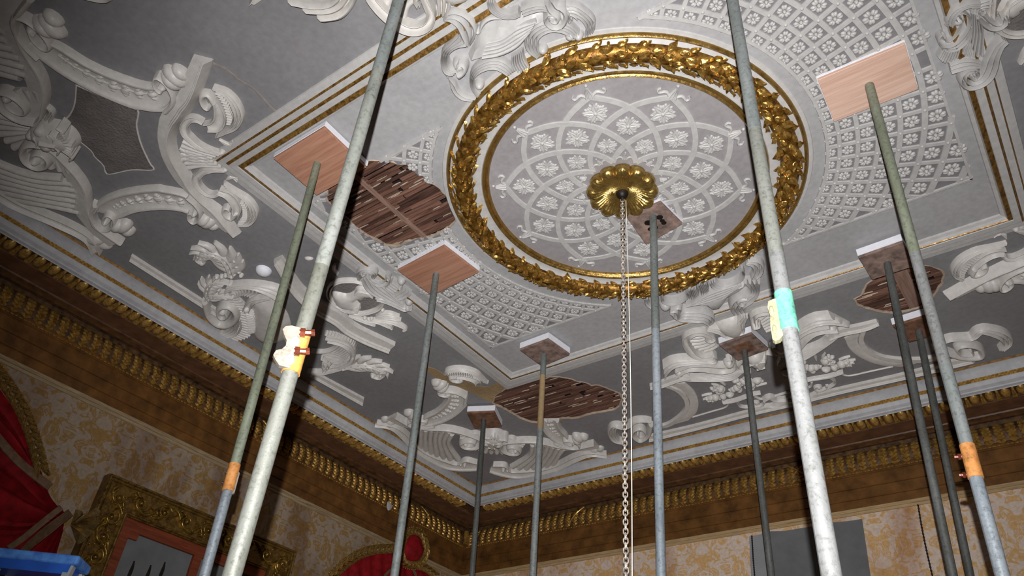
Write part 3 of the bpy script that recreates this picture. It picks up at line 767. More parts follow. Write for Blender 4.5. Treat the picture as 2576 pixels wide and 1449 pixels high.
def corner(mp2, label, broken=False):
    mp = lambda a, b, h: (*mp2(a, b), CE-h)
    ox, oy = mp2(.8, .8)
    th = thing('corner_ornament', (ox, oy, CE), label, 'plaster ornament', 'rococo corner ornaments')
    W_ = MT['relief']
    def B(nm, r, m=None): return build(nm, r, m or W_, th, mp=mp)
    for half in (0, 1):
        f = (lambda p: p) if half == 0 else sw
        cut = broken and half == 1
        g = lambda k: f(CO[k])
        # arm with a husk garland
        r = R(); a, b_ = g('arm_top'), g('arm_bot')
        if cut: a, b_ = a[:5], b_[:5]
        r.band(a, b_, 'chan', .055); r.stroke(g('arm_vol'), [.05, .045, .03, .018], 'round', .075); r.blob(g('arm_vol')[-2], .03, h=.07)
        if not cut: r.stroke(g('arm_vol2'), [.045, .04, .025, .015], 'round', .075); r.blob(g('arm_vol2')[-2], .026, h=.07)
        B('scroll_arm', r)
        r = R(); hs = g('husks'); hs = hs[:6] if cut else hs
        for i, p in enumerate(hs):
            q = hs[min(i+1, len(hs)-1)]; o = hs[max(i-1, 0)]; an = math.atan2(q[1]-o[1], q[0]-o[0]); s = .012+.016*min(1, i/5)
            r.blob(p, s*1.2, s*.8, an, s*.9, b=.018, seg=8, rings=3)
            for sg in (1, -1): r.blob((p[0]-math.sin(an)*sg*s*.9, p[1]+math.cos(an)*sg*s*.9), s*.9, s*.55, an+sg*.5, s*.7, b=.018, seg=7, rings=3)
            if i: r.stroke([o, p], .01, 'round', .012, n=3, b=.015)
        B('husk_garland', r)
        for k, l in enumerate(CO['arm_lobes']):
            if cut and k == 1: continue
            r = R(); l = f(l); an = math.atan2(l[2][1]-l[0][1], l[2][0]-l[0][0])
            r.blob(l[0], .05, .075, an, .085); r.blob(l[1], .055, .085, an, .075); r.blob(l[2], .045, .06, an, .06)
            B('gadroon_lobes', r)
        # big S scroll beside the shell
        r = R(); r.band(g('so'), g('si'), 'rim', .075); r.stroke(g('svol'), [.05, .05, .045, .02], 'round', .085); r.blob(g('svol')[-1], .035, h=.085)
        B('s_scroll', r)
        r = R(); l = g('lobe_end'); r.blob(l[0], .075, .055, .6 if half == 0 else .9, .05); r.blob(l[1], .06, .045, .6 if half == 0 else .9, .04); B('end_lobes', r)
        # big shell flutes and lower rim
        r = R(); r.fan(g('fanT'), g('fanB'), 7, .045, mid=g('fanM')); B('shell_flutes', r)
        r = R(); r.band(g('rimlo'), g('rimli'), 'chan', .06)
        for p in g('balls'): r.blob(p, .022, h=.07)
        B('shell_rim', r)
        if not cut:
            r = R(); r.band(g('wingo'), g('wingi'), 'chan', .05); r.stroke(g('wingspi'), [.05, .04, .02], 'round', .055)
            r.band(g('rimo'), g('rimi'), 'r3', .045); r.fan(g('gad0'), g('gad1'), 12, .055)
            r.stroke(g('tail'), [.03, .012], 'round', .03)
            B('shell_wing', r)
        if not broken:
            t2 = g('tail2'); r = R()
            for k in range(3): r.stroke([t2[0], ((t2[1][0]+t2[2][0])/2+.012*(k-1), (t2[1][1]+t2[2][1])/2+.012*(k-1)), (t2[3][0]+.02*(k-1), t2[3][1]-.01*(k-1))], [.012, .022, .008], 'round', .018)
            B('leaf_spray', r)
            r = R(); r.stroke(g('cscroll'), [.012, .045, .055, .05, .03], 'chan', .045); r.blob(g('cscroll')[0], .022, h=.04); B('c_scroll', r)
            r = R(); r.fan(g('reedA'), g('reedB'), 5, .035, mid=g('reedM')); B('shell_reeds', r)
    if not broken:
        r = R(); r.band(CO['bar_in'], CO['bar_out'], 'ledge', .075, n=48); B('cross_bar', r)
    if True:
        r = R(); st = CO['star']
        if not broken: 
            r.pillow(st, .004, n=60, step=.08, flat=True, smooth=False); B('stippled_field', r, MT['rough'])
            r = R(); r.stroke(st+[st[0]], .012, 'round', .007, n=90); B('field_edge', r)
    # centre scallop and the putto mask
    r = R(); c = (mcd, mcd)
    ang = [math.radians(225+d) for d in range(-95, 96, 10)]
    for a in ang:
        r0, r1 = .10, .34
        r.stroke([(c[0]+r0*math.cos(a), c[1]+r0*math.sin(a)), (c[0]+r1*math.cos(a), c[1]+r1*math.sin(a))], [.02, .058], 'round', .04, n=5, env=lambda t: .55+.45*t)
    B('scallop', r)
    r = R(); d = Vector((1, 1)).normalized(); s_ = Vector((-1, 1)).normalized(); C0 = Vector(c)+d*.03
    def q(x, y): v = C0+s_*x+d*y; return (v.x, v.y)
    r.pillow([q(0,-.15),q(.07,-.11),(q(.105,-.02)),q(.115,.07),q(.08,.14),q(0,.165),q(-.08,.14),q(-.115,.07),q(-.105,-.02),q(-.07,-.11)], .13, n=30, step=.03)
    r.stroke([q(0,.06),q(0,0),q(0,-.035)], [.02,.026,.042], 'round', .035, b=.115)
    for sg in (1, -1):
        r.stroke([q(sg*.015,.045),q(sg*.05,.058),q(sg*.085,.04)], [.014,.02,.012], 'round', .02, b=.11)
        r.blob(q(sg*.048,.02), .021, .013, math.atan2(s_.y, s_.x), .014, b=.108)
        r.blob(q(sg*.06,-.035), .035, .035, 0, .03, b=.09)
    r.stroke([q(-.035,-.072),q(0,-.066),q(.035,-.072)], [.008,.018,.008], 'round', .016, b=.11); r.blob(q(0,-.115), .035, .03, 0, .03, b=.075)
    for k in range(9):
        x = -.11+.0275*k; r.stroke([q(x*.5,.075),q(x*.95,.12),q(x*1.25,.15-abs(x)*.5)], [.02,.034,.016], 'round', .03, b=.085)
    B('putto_mask', r)
    r = R(); r.stroke([q(.11,.0),q(.19,.05),q(.24,.03)], [.05,.04,.01], 'r2', .04); r.stroke([q(-.11,.0),q(-.19,.05),q(-.24,.03)], [.05,.04,.01], 'r2', .04); B('mask_leaves', r)
    return th
corner(lambda a, b: (XL+a, YN+b), 'large white rococo scroll ornament with stippled grey field at the left edge')
corner(lambda a, b: (XL+a, YF-b), 'white shell and mask ornament in the far room corner, broken by a lath hole', True)
corner(lambda a, b: (XR-a, YF-b), 'white scroll ornament cut off by the right edge below the gilt frame')

# ------------------------------------------------------------------ wall-side reliefs
def side_left(mp2, label, full=True):
    mp = lambda a, b, h: (*mp2(a, b), CE-h)
    x0, y0 = mp2(-4.4, 3.11)
    th = thing('bust_relief', (x0, y0, CE), label, 'plaster ornament', 'profile bust reliefs')
    W_ = MT['relief']
    def B(nm, r, m=None): return build(nm, r, m or W_, th, mp=mp)
    r = R(); r.band(T('P',(329,645),(516,764),(545,782)), T('P',(326,657),(519,781),(548,800)), 'ledge', .05); B('rail', r)
    r = R(); r.band(T('P',(785,937),(915,1006)), T('P',(779,947),(912,1024)), 'ledge', .05); B('rail', r)
    r = R(); r.band(T('P',(708,648),(762,724),(814,762),(864,792),(901,822),(994,867)), T('P',(687,658),(724,724),(770,775),(832,811),(864,836),(914,862),(972,883)), 'ledge', .085); B('cross_bar', r)
    r = R(); r.leaf(T('B1',(900,760),(830,560),(700,400),(500,310),(300,330),(190,420),(300,510)), .2, 8, .045); B('acanthus_plume', r)
    r = R(); r.leaf(T('B4',(960,1030),(1250,965),(1500,970),(1720,1040),(1830,1130),(1720,1220),(1590,1190)), .19, 8, .045); B('acanthus_plume', r)
    r = R(); r.leaf(T('B1',(390,1150),(450,960),(650,880),(880,920)), .13, 5, .05); r.leaf(T('B1',(400,1260),(560,1150),(760,1150),(920,1190)), .12, 5, .05); B('leaf_spray', r)
    r = R()
    for x, y in ((700,790),(780,770),(850,770),(900,790),(950,740),(600,800),(1000,580),(960,470),(1050,690),(1090,770),(560,1040),(640,1050)): r.blob(T('B1',(x, y))[0], .02, h=.035, b=.01, seg=8, rings=3)
    B('berry_cluster', r)
    r = R(); r.stroke(T('B2',(140,130),(170,280),(230,430),(380,570),(570,600),(720,520),(770,390),(690,250),(540,205),(420,270),(415,380),(500,440),(590,400),(560,310)), [.06,.075,.075,.06,.05,.03], 'round', .08); r.blob(T('B2',(490,345))[0], .045, h=.075); B('volute', r)
    r = R(); r.stroke(T('B2',(790,500),(740,700),(600,800),(430,810),(300,740),(270,700)), [.05,.1,.11,.08,.03], 'r4', .05); B('volute_tail', r)
    r = R(); r.band(T('B1',(820,930),(1000,895),(1250,880),(1550,905),(1850,980),(2020,1100)), T('B1',(760,1090),(1000,1010),(1300,1005),(1600,1120),(1780,1230),(1900,1350)), 'r3', .06); B('arch_band', r)
    r = R(); r.fan(T('B2',(330,110),(560,130),(760,290),(810,480),(790,700),(650,830),(480,880)), T('B2',(650,-30),(900,200),(990,350),(1020,520),(1030,700),(1040,860),(900,935),(680,980)), 22, .03, bow=.1); B('feather_fan', r)
    r = R(); r.fan(T('B1',(860,1080),(1050,1020),(1250,1020),(1450,1070)), T('B1',(960,1240),(1080,1180),(1180,1180),(1290,1220)), 8, .03, bow=-.15); B('feather_fan', r)
    r = R(); r.pillow(T('B2',(1060,330),(1120,160),(1440,50),(1520,200),(1750,380),(1850,700),(1750,950),(1500,1050),(1250,1000),(1080,820)), .06, step=.06); B('shield', r)
    r = R(); r.fan(T('B2',(960,330),(1000,480),(1010,620),(1020,760)), T('B2',(1100,370),(1150,500),(1170,620),(1140,740)), 11, .065); r.blob(T('B2',(960,320))[0], .03, h=.06); r.stroke(T('B2',(960,320),(1060,150),(1250,80),(1450,45)), [.06,.05,.02], 'chan', .06); B('shield_gadroons', r)
    r = R(); r.band(T('B4',(640,390),(900,430),(1150,540),(1250,720),(1180,880),(880,1010)), T('B4',(690,460),(930,520),(1080,620),(1140,750),(1080,870),(820,960)), 'chan', .06); B('c_scroll', r)
    r = R(); r.fan(T('B4',(600,300),(800,330),(950,390),(1120,440),(1220,540)), T('B4',(720,370),(900,400),(1060,470),(1180,540),(1240,620)), 12, .055); B('gadroons', r)
    r = R(); r.fan(T('B4',(560,730),(620,800),(700,880),(800,950)), T('B4',(940,580),(1060,660),(1120,740),(1080,850)), 9, .03, bow=.12); B('feather_fan', r)
    r = R(); r.band(T('B4',(340,660),(560,680),(740,640),(890,540)), T('B4',(340,720),(580,730),(800,680),(940,560)), 'round', .04); r.leaf(T('B4',(600,1080),(700,960),(620,860),(560,820)), .1, 4, .05); r.stroke(T('B4',(280,1090),(500,1110),(700,1080),(950,1020)), [.06,.05,.03], 'r3', .05); B('lower_scroll', r)
    # bust in its ring
    ring = T('B3',(1060,395),(1280,410),(1450,480),(1680,620),(1790,800),(1740,930),(1600,1010),(1350,1060),(1080,1000),(860,900),(720,760),(690,640),(740,510),(870,425))
    r = R(); r.stroke(ring, .04, 'r2', .035, closed=True, n=70); B('medallion_ring', r)
    r = R(); r.pillow(ring, .004, flat=True, step=.1, n=50); B('medallion_ground', r, MT['rough'])
    r = R(); r.pillow(T('B3',(750,650),(900,645),(1060,675),(1190,620),(1240,540),(1330,515),(1450,540),(1560,585),(1610,650),(1590,730),(1480,755),(1440,740),(1390,805),(1340,790),(1300,770),(1270,810),(1330,890),(1345,990),(1290,1020),(1100,1005),(930,960),(800,860)), .055, n=60, step=.03); 
    for k in range(5): r.stroke(T('B3',(850+40*k,880+28*k),(1050+30*k,935+18*k),(1330-10*k,880+30*k)), [.01,.022,.012], 'round', .02, b=.03)
    for k in range(6): r.stroke(T('B3',(1230+30*k,620-8*k),(1330+35*k,560+8*k),(1470+25*k,600+18*k)), [.012,.022,.01], 'round', .022, b=.035)
    B('profile_bust', r)
    r = R()
    for p in (((1650,1120),(1850,1065),(2130,1110)), ((1700,1150),(1900,1140),(2160,1185)), ((1600,1170),(1950,1230),(2150,1300),(2260,1370),(2200,1400)), ((1400,1200),(1700,1230),(1990,1360)), ((1100,1090),(1350,1190),(1640,1295)), ((1750,1200),(1900,1270),(1980,1370))):
        r.stroke(T('B3', *p), [.012,.05,.055,.014], 'r2', .035)
    for x, y in ((1420,1170),(1500,1190),(1560,1180),(1800,1150),(1780,1010)): r.blob(T('B3',(x, y))[0], .018, h=.03, seg=8, rings=3)
    B('leaf_spray', r)
    r = R(); r.stroke(T('P',(848,694),(838,680),(842,668)), [.02,.03,.012], 'round', .03); B('ribbon_end', r); r = R(); r.blob(T('P',(775,657))[0], .035, .02, .6, .02); B('ribbon_end', r)
    return th
side_left(lambda a, b: (a, b), 'white relief with a profile bust in a ring between feathered scrolls')
side_left(lambda a, b: (2*CX-a, b), 'white relief cut off by the right edge beside the thick gilt line')

def side_far(mp2, label):
    mp = lambda a, b, h: (*mp2(a, b), CE-h)
    x0, y0 = mp2(CX, 5.5)
    th = thing('basket_relief', (x0, y0, CE), label, 'plaster ornament', 'flower basket reliefs')
    W_ = MT['relief']
    def B(nm, r, m=None): return build(nm, r, m or W_, th, mp=mp)
    mx = lambda pts: [(2*CX-p[0], p[1]) for p in pts]
    # long base rail with a volute at each end
    lo = T('B8',(620,1190),(1300,1010),(2030,815)); up = T('B8',(640,1110),(1300,960),(2030,765))
    for f in ((lambda p: p), mx):
        r = R(); r.band(f(up+[(CX, (up[-1][1]+lo[-1][1])/2-.02)]), f(lo+[(CX, (up[-1][1]+lo[-1][1])/2+.04)]), 'ledge', .055); B('base_rail', r)
        r = R(); r.stroke(f(T('B8',(660,880),(560,865),(430,880),(300,960),(150,950),(110,1060),(170,1150),(300,1180))), [.03,.05,.06,.08,.1,.09,.05], 'r3', .06)
        r.stroke(f(T('B8',(660,930),(620,1080),(500,1150),(400,1080),(420,1000),(520,975),(580,1040),(510,1090),(470,1050))), [.06,.055,.04,.02], 'round', .07); B('volute', r)
        r = R(); r.band(f(T('B8',(850,420),(1000,480),(1110,590),(1130,720),(1020,850),(850,950),(640,960))), f(T('B8',(900,400),(1090,480),(1190,600),(1190,740),(1080,880),(880,990),(650,1000))), 'flat', .03); B('curved_border', r)
        r = R(); r.band(f(T('B8',(900,400),(1090,480),(1190,600),(1190,740),(1080,880),(900,980))), f(T('B8',(1140,380),(1270,500),(1330,640),(1310,780),(1220,880),(1200,900))), 'flat', .014); B('curved_field', r)
        r = R(); r.band(f(T('B8',(640,400),(820,340),(1000,270),(1200,230))), f(T('B8',(650,425),(830,410),(1060,330),(1220,300))), 'ledge', .06); B('upper_rail', r)
        # S scroll with hanging drapery
        r = R(); r.band(f(T('B7',(190,1090),(330,1010),(520,975),(800,970),(1050,960),(1100,900),(1060,890),(960,940))), f(T('B7',(230,1360),(300,1230),(420,1130),(640,1080),(900,1060),(1150,1050),(1180,960),(1090,890))), 'r3', .075)
        r.stroke(f(T('B7',(1080,920),(940,950),(770,900),(650,780),(600,650),(650,560),(780,500),(920,500),(1040,560),(1110,610),(1030,640),(960,600))), [.04,.055,.065,.065,.05,.04,.02], 'chan', .08); B('s_scroll', r)
        r = R(); r.band(f(T('B7',(420,1200),(700,1100),(1000,1090),(1250,1110),(1420,1050),(1400,980),(1330,1000))), f(T('B7',(430,1330),(640,1210),(900,1200),(1250,1250),(1480,1190),(1520,1080),(1440,980))), 'chan', .07); r.blob(f(T('B7',(1390,1100)))[0], .05, h=.08); B('lower_scroll', r)
        r = R(); r.band(f(T('B7',(480,1280),(800,1330),(1150,1280),(1640,1190))), f(T('B7',(500,1400),(800,1410),(1300,1410),(1500,1370),(1660,1230))), 'r5', .05); r.blob(f(T('B7',(500,1290)))[0], .045, h=.06); B('drapery', r)
        r = R(); r.stroke(f(T('B7',(1000,430),(1200,470),(1350,560),(1480,560))), [.06,.09,.06,.05], 'r3', .07); r.fan(f(T('B7',(650,640),(700,800),(850,880),(1000,920))), f(T('B7',(940,620),(1040,690),(1130,760),(1200,830))), 6, .03, bow=.1); B('cartouche_shell', r)
        # flower basket
        r = R(); r.band(f(T('B8',(1660,640),(1850,600),(2080,520),(2200,500))), f(T('B8',(1700,655),(1880,625),(2090,545),(2210,512))), 'round', .04); r.stroke(f(T('B8',(1870,630),(1920,700),(2050,710),(2200,690))), [.03,.02,.03], 'r2', .03); r.spiral(f(T('B8',(2150,660)))[0], .07, .02, 0, 1.2, .025, .03); B('basket', r)
        r = R(); rs = random.Random(3)
        for k in range(34):
            t = rs.random(); q = rs.uniform(-1, 1)
            x = 1450+720*t; y = 560-230*t+90*q*(1-.4*abs(t-.5)); p = f(T('B8',(x, y)))[0]; s = rs.uniform(.02, .042)
            if k % 3: r.blob(p, s, s*rs.uniform(.6, 1), rs.uniform(0, 3), s*1.1, b=.008, seg=9, rings=4)
            else:
                for m_ in range(5): r.blob((p[0]+s*.7*math.cos(m_*1.257), p[1]+s*.7*math.sin(m_*1.257)), s*.55, s*.4, m_*1.257, s*.7, b=.01, seg=7, rings=3)
                r.blob(p, s*.4, h=s, b=.01, seg=7, rings=3)
        for k in range(9):
            x, y = [(1430,550),(1440,600),(1500,620),(1560,630),(2240,400),(2200,370),(2120,350),(1560,410),(1650,370)][k]; p = f(T('B8',(x, y), (1800 if k < 4 or k > 6 else 1950, 480)))
            v = Vector(p[0])-Vector(p[1]); v.normalize(); r.stroke([(p[0][0]-v.x*.06, p[0][1]-v.y*.06), p[0], (p[0][0]+v.x*.035, p[0][1]+v.y*.035)], [.015,.03,.006], 'round', .02)
        B('flowers', r)
        r = R(); r.stroke(f(T('B8',(1245,870),(1500,795),(1690,740),(1745,700),(1740,660))), .014, 'round', .012); B('thread', r); r = R(); r.stroke(f(T('B8',(2130,580),(2220,610),(2400,570),(2570,520))), .02, 'round', .02); r.stroke(f(T('B8',(2250,600),(2330,560),(2420,600),(2560,590))), [.04,.06,.05,.05], 'r4', .04); r.stroke(f(T('B8',(2250,690),(2400,680),(2560,600))), [.02,.06,.05], 'r5', .035); B('ribbon', r)
    # mask on the centre line
    p = T('B7',(1480,420),(1960,1030))
    r = R(); r.pillow([(CX-.09, p[0][1]-.1), (CX+.09, p[0][1]-.1), (CX+.1, p[0][1]+.06), (CX, p[0][1]+.16), (CX-.1, p[0][1]+.06)], .09, n=24); B('centre_boss', r)
    r = R(); yy = p[1][1]
    r.pillow([(CX, yy+.12), (CX-.06, yy+.07), (CX-.09, yy-.03), (CX-.05, yy-.13), (CX+.05, yy-.13), (CX+.09, yy-.03), (CX+.06, yy+.07)], .1, n=26)
    r.stroke([(CX, yy-.05), (CX, yy+.02)], [.02,.035], 'round', .03, b=.09)
    for sg in (1, -1): r.stroke([(CX+sg*.015, yy-.05), (CX+sg*.07, yy-.04)], [.02,.012], 'round', .02, b=.08); r.stroke([(CX+sg*.1, yy-.08), (CX+sg*.2, yy+.02), (CX+sg*.12, yy+.14)], [.03,.06,.02], 'r3', .05)
    r.stroke([(CX-.035, yy+.05), (CX+.035, yy+.05)], .014, 'round', .014, b=.085)
    B('mask', r)
    return th
side_far(lambda a, b: (a, b), 'white relief of scrolls and flower baskets along the far cornice')
side_far(lambda a, b: (a, 2*CY-b), 'white scroll relief cut off by the top edge near the leaning tube')

# ------------------------------------------------------------------ cartouches riding on the gilt frame
def cart_near():
    th = thing('frame_cartouche', (CX, 1.75, CE), 'white cartouche over the gilt frame lines at the top of the picture', 'plaster ornament', 'frame cartouches')
    W_ = MT['white']
    def B(nm, r): return build(nm, r, W_, th)
    r = R(); r.pillow(T('C7',(780,1150),(900,900),(1010,660),(1200,520),(1500,380),(1850,290),(2300,190),(2440,230),(2420,420),(2200,520),(2000,690),(1880,900),(1600,1030),(1300,1120),(1000,1200),(850,1260)), .075, n=50, step=.05)
    for k in range(5): r.stroke(T('C7',(1080+20*k,1090-75*k),(1400+20*k,1030-80*k),(1750+10*k,860-90*k),(2050+30*k,560-50*k)), [.015,.03,.03,.012], 'round', .022, b=.055)
    B('shield', r)
    r = R(); r.band(T('C7',(290,310),(420,170),(650,160),(880,300),(990,500),(960,680),(850,820)), T('C7',(330,350),(420,380),(540,500),(600,640),(640,730),(700,800),(780,860)), 'r3', .075); B('hooked_scroll', r)
    r = R(); r.band(T('C7',(560,640),(420,800),(290,930),(235,1100),(250,1280),(330,1420),(480,1450)), T('C7',(790,870),(620,880),(480,960),(400,1100),(420,1260),(520,1330),(600,1330)), 'r4', .08); r.stroke(T('C7',(600,1450),(700,1380),(720,1270),(640,1210),(570,1270),(600,1330)), [.07,.05,.03,.02], 'round', .09); r.blob(T('C7',(610,1290))[0], .04, h=.085); B('volute', r)
    r = R(); r.band(T('R1',(100,640),(230,760),(280,860),(380,930),(510,960)), T('R1',(160,690),(170,830),(230,930),(320,990),(430,1000)), 'r2', .045); B('leaf_rim', r)
    for nm, o_, i_ in (('c_scroll', ('R1',(520,930),(440,800),(420,660),(500,520),(680,430),(850,440),(970,530),(1000,590)), ('R1',(570,860),(500,820),(480,720),(560,620),(720,570),(830,610),(880,640),(900,650))),
                       ('c_scroll', ('R1',(1290,420),(1160,330),(1120,200),(1190,60),(1350,-40),(1560,-70),(1740,-10),(1850,100)), ('R1',(1340,380),(1320,330),(1320,220),(1370,140),(1500,85),(1640,110),(1710,150),(1740,190)))):
        r = R(); r.band(T(*o_), T(*i_), 'r4', .06)
        B(nm, r)
    r = R(); 
    for p in (('R1',(545,800)), ('R1',(1370,340)), ('R1',(1720,160)), ('C7',(985,625)), ('R1',(1830,160))): r.blob(T(*p)[0], .03 if p[1][0] != 985 else .02, h=.06)
    B('scroll_eyes', r)
    r = R(); r.fan(T('R1',(960,420),(1010,390),(1070,350),(1105,320)), T('R1',(990,580),(1080,600),(1150,590),(1190,530)), 6, .055, bow=.08); B('small_shell', r)
    r = R(); r.band(T('C7',(1010,600),(1030,450),(1120,330),(1260,280),(1480,320)), T('C7',(1060,600),(1120,500),(1220,420),(1350,370),(1480,350)), 'round', .06); B('leaf_edge', r)
    r = R(); r.band(T('C7',(1160,-40),(1200,100),(1320,220),(1520,300),(1760,290),(1860,240)), T('C7',(1330,-40),(1380,60),(1480,150),(1620,200),(1720,170),(1800,150)), 'r4', .08); B('upper_scroll', r)
    r = R(); r.band(T('C8',(640,260),(800,200),(1000,150),(1180,170)), T('C8',(560,100),(760,20),(1000,0),(1180,110)), 'r3', .08); B('upper_leaf', r)
    r = R(); r.stroke(T('C8',(1150,-40),(1230,100),(1360,180),(1400,300),(1340,410),(1220,420),(1120,350),(1120,260),(1190,230),(1260,280)), [.07,.09,.08,.06,.04], 'r2', .09); r.blob(T('C8',(1200,290))[0], .035, h=.08); B('volute', r)
    r = R(); r.band(T('C8',(1480,40),(1700,70),(1900,200),(2050,350),(2090,500),(2040,610)), T('C8',(1420,200),(1600,290),(1760,380),(1850,500),(1880,620),(1850,730)), 'r4', .055); B('leaf_rim', r)
    r = R(); r.leaf(T('C8',(1400,120),(1500,230),(1540,330),(1550,400)), .09, 4, .05, b=.02); B('leaf_spray', r)
    return th
cart_near()
def cart_far():
    th = thing('frame_cartouche', (CX, 4.5, CE), 'white cartouche tucked under the gilt laurel ring on the far frame side', 'plaster ornament', 'frame cartouches')
    W_ = MT['white']
    def B(nm, r): return build(nm, r, W_, th)
    r = R(); r.pillow(T('B6',(850,900),(1000,830),(1250,720),(1450,640),(1700,530),(1900,430),(1920,500),(2050,530),(1900,640),(1720,740),(1640,850),(1560,960),(1400,1000),(1200,930),(1000,910)), .075, n=44, step=.05)
    for k in range(4): r.stroke(T('B6',(900+30*k,880-15*k),(1300,790-40*k),(1650,650-35*k),(1880,500-10*k)), [.012,.028,.012], 'round', .02, b=.05)
    B('shield', r)
    r = R(); r.band(T('B6',(620,920),(760,870),(840,900),(780,1000),(720,1080)), T('B6',(600,1000),(640,1080),(700,1100),(740,1110),(760,1110)), 'r3', .08); r.band(T('B6',(740,1100),(820,960),(1000,940),(1250,960),(1400,1040),(1420,1120),(1320,1190)), T('B6',(760,1120),(900,1160),(1050,1170),(1130,1160),(1190,1170),(1240,1190),(1300,1200)), 'r4', .08); B('volute', r)
    r = R(); r.band(T('B6',(2240,440),(2210,640),(2130,780),(1980,860),(1960,900),(1990,950)), T('B6',(1920,440),(2040,560),(2000,640),(1850,680),(1700,770),(1660,900),(1720,1000)), 'r4', .085); r.stroke(T('B6',(1980,720),(1850,740),(1830,800),(1900,830),(1960,780),(1910,760)), [.06,.05,.03,.02], 'round', .095); B('volute', r)
    for o_, i_ in ((('B6',(470,740),(440,800),(560,870),(760,850),(900,770),(960,690),(930,630)), ('B6',(500,760),(560,790),(680,790),(800,760),(880,720),(905,680),(900,650))),
                   (('B6',(1310,480),(1350,570),(1500,610),(1700,560),(1880,440),(1960,330),(1930,240)), ('B6',(1430,440),(1500,490),(1620,500),(1760,460),(1860,390),(1905,320),(1890,260)))):
        r = R(); r.band(T(*o_), T(*i_), 'r3', .065); B('c_scroll', r)
    r = R(); r.fan(T('B6',(940,620),(1000,590),(1080,590)), T('B6',(940,740),(1040,760),(1130,680)), 6, .06); r.fan(T('B6',(1100,520),(1180,500),(1270,490)), T('B6',(1160,690),(1240,670),(1310,610)), 6, .06); B('small_shell', r)
    r = R(); r.band(T('B6',(2010,80),(2150,60),(2280,120),(2320,230),(2270,340),(2180,390)), T('B6',(1960,150),(2060,200),(2090,290),(2060,360),(2050,400),(2080,410)), 'r3', .06); B('leaf_rim', r)
    r = R(); r.band(T('B6',(140,790),(150,880),(240,960),(300,975)), T('B6',(220,780),(240,850),(280,890),(320,900)), 'r2', .05); r.blob(T('B6',(530,950))[0], .045, h=.06); B('leaf_rim', r)
    return th
cart_far()
def cart_left(mp2, label):
    mp = lambda a, b, h: (*mp2(a, b), CE-h); x0, y0 = mp2(-3.73, 3.1)
    th = thing('frame_cartouche', (x0, y0, CE), label, 'plaster ornament', 'frame cartouches')
    W_ = MT['white']
    def B(nm, r): return build(nm, r, W_, th, mp=mp)
    r = R(); r.fan(T('B3',(1350,300),(1450,260),(1540,260),(1620,330)), T('B3',(2170,930),(2240,900),(2200,800),(2120,740)), 5, .065, mid=T('B3',(1500,560),(1640,560),(1740,480),(1820,420))); B('shell_flutes', r)
    r = R(); r.stroke(T('B3',(1340,300),(1330,200),(1400,130),(1540,110),(1640,180),(1600,260)), [.03,.06,.07,.06,.03], 'r3', .07); r.blob(T('B3',(1400,215))[0], .03, h=.07); B('volute', r)
    r = R(); r.stroke(T('B3',(1560,300),(1700,380),(1850,370),(1920,290),(1870,225)), [.03,.045,.05,.04,.02], 'chan', .07); B('c_scroll', r)
    r = R(); r.fan(T('B3',(1850,470),(1950,380),(2000,330)), T('B3',(2000,580),(2080,520),(2140,430)), 4, .07); r.blob(T('B3',(2170,390))[0], .035, h=.06); r.band(T('B3',(2060,580),(2130,540),(2200,490)), T('B3',(2150,720),(2260,690),(2380,620)), 'r3', .07); B('small_shell', r)
    r = R(); r.band(T('B3',(1650,650),(1800,660),(2050,760),(2250,850),(2400,820)), T('B3',(1700,730),(1900,800),(2080,880),(2250,950),(2400,920)), 'r2', .07); r.blob(T('B3',(2310,890))[0], .035, h=.08); r.blob(T('B3',(2330,790))[0], .04, h=.07); B('leaf_rim', r)
    return th
cart_left(lambda a, b: (a, b), 'small shell cartouche on the left frame side beside the square plywood board')
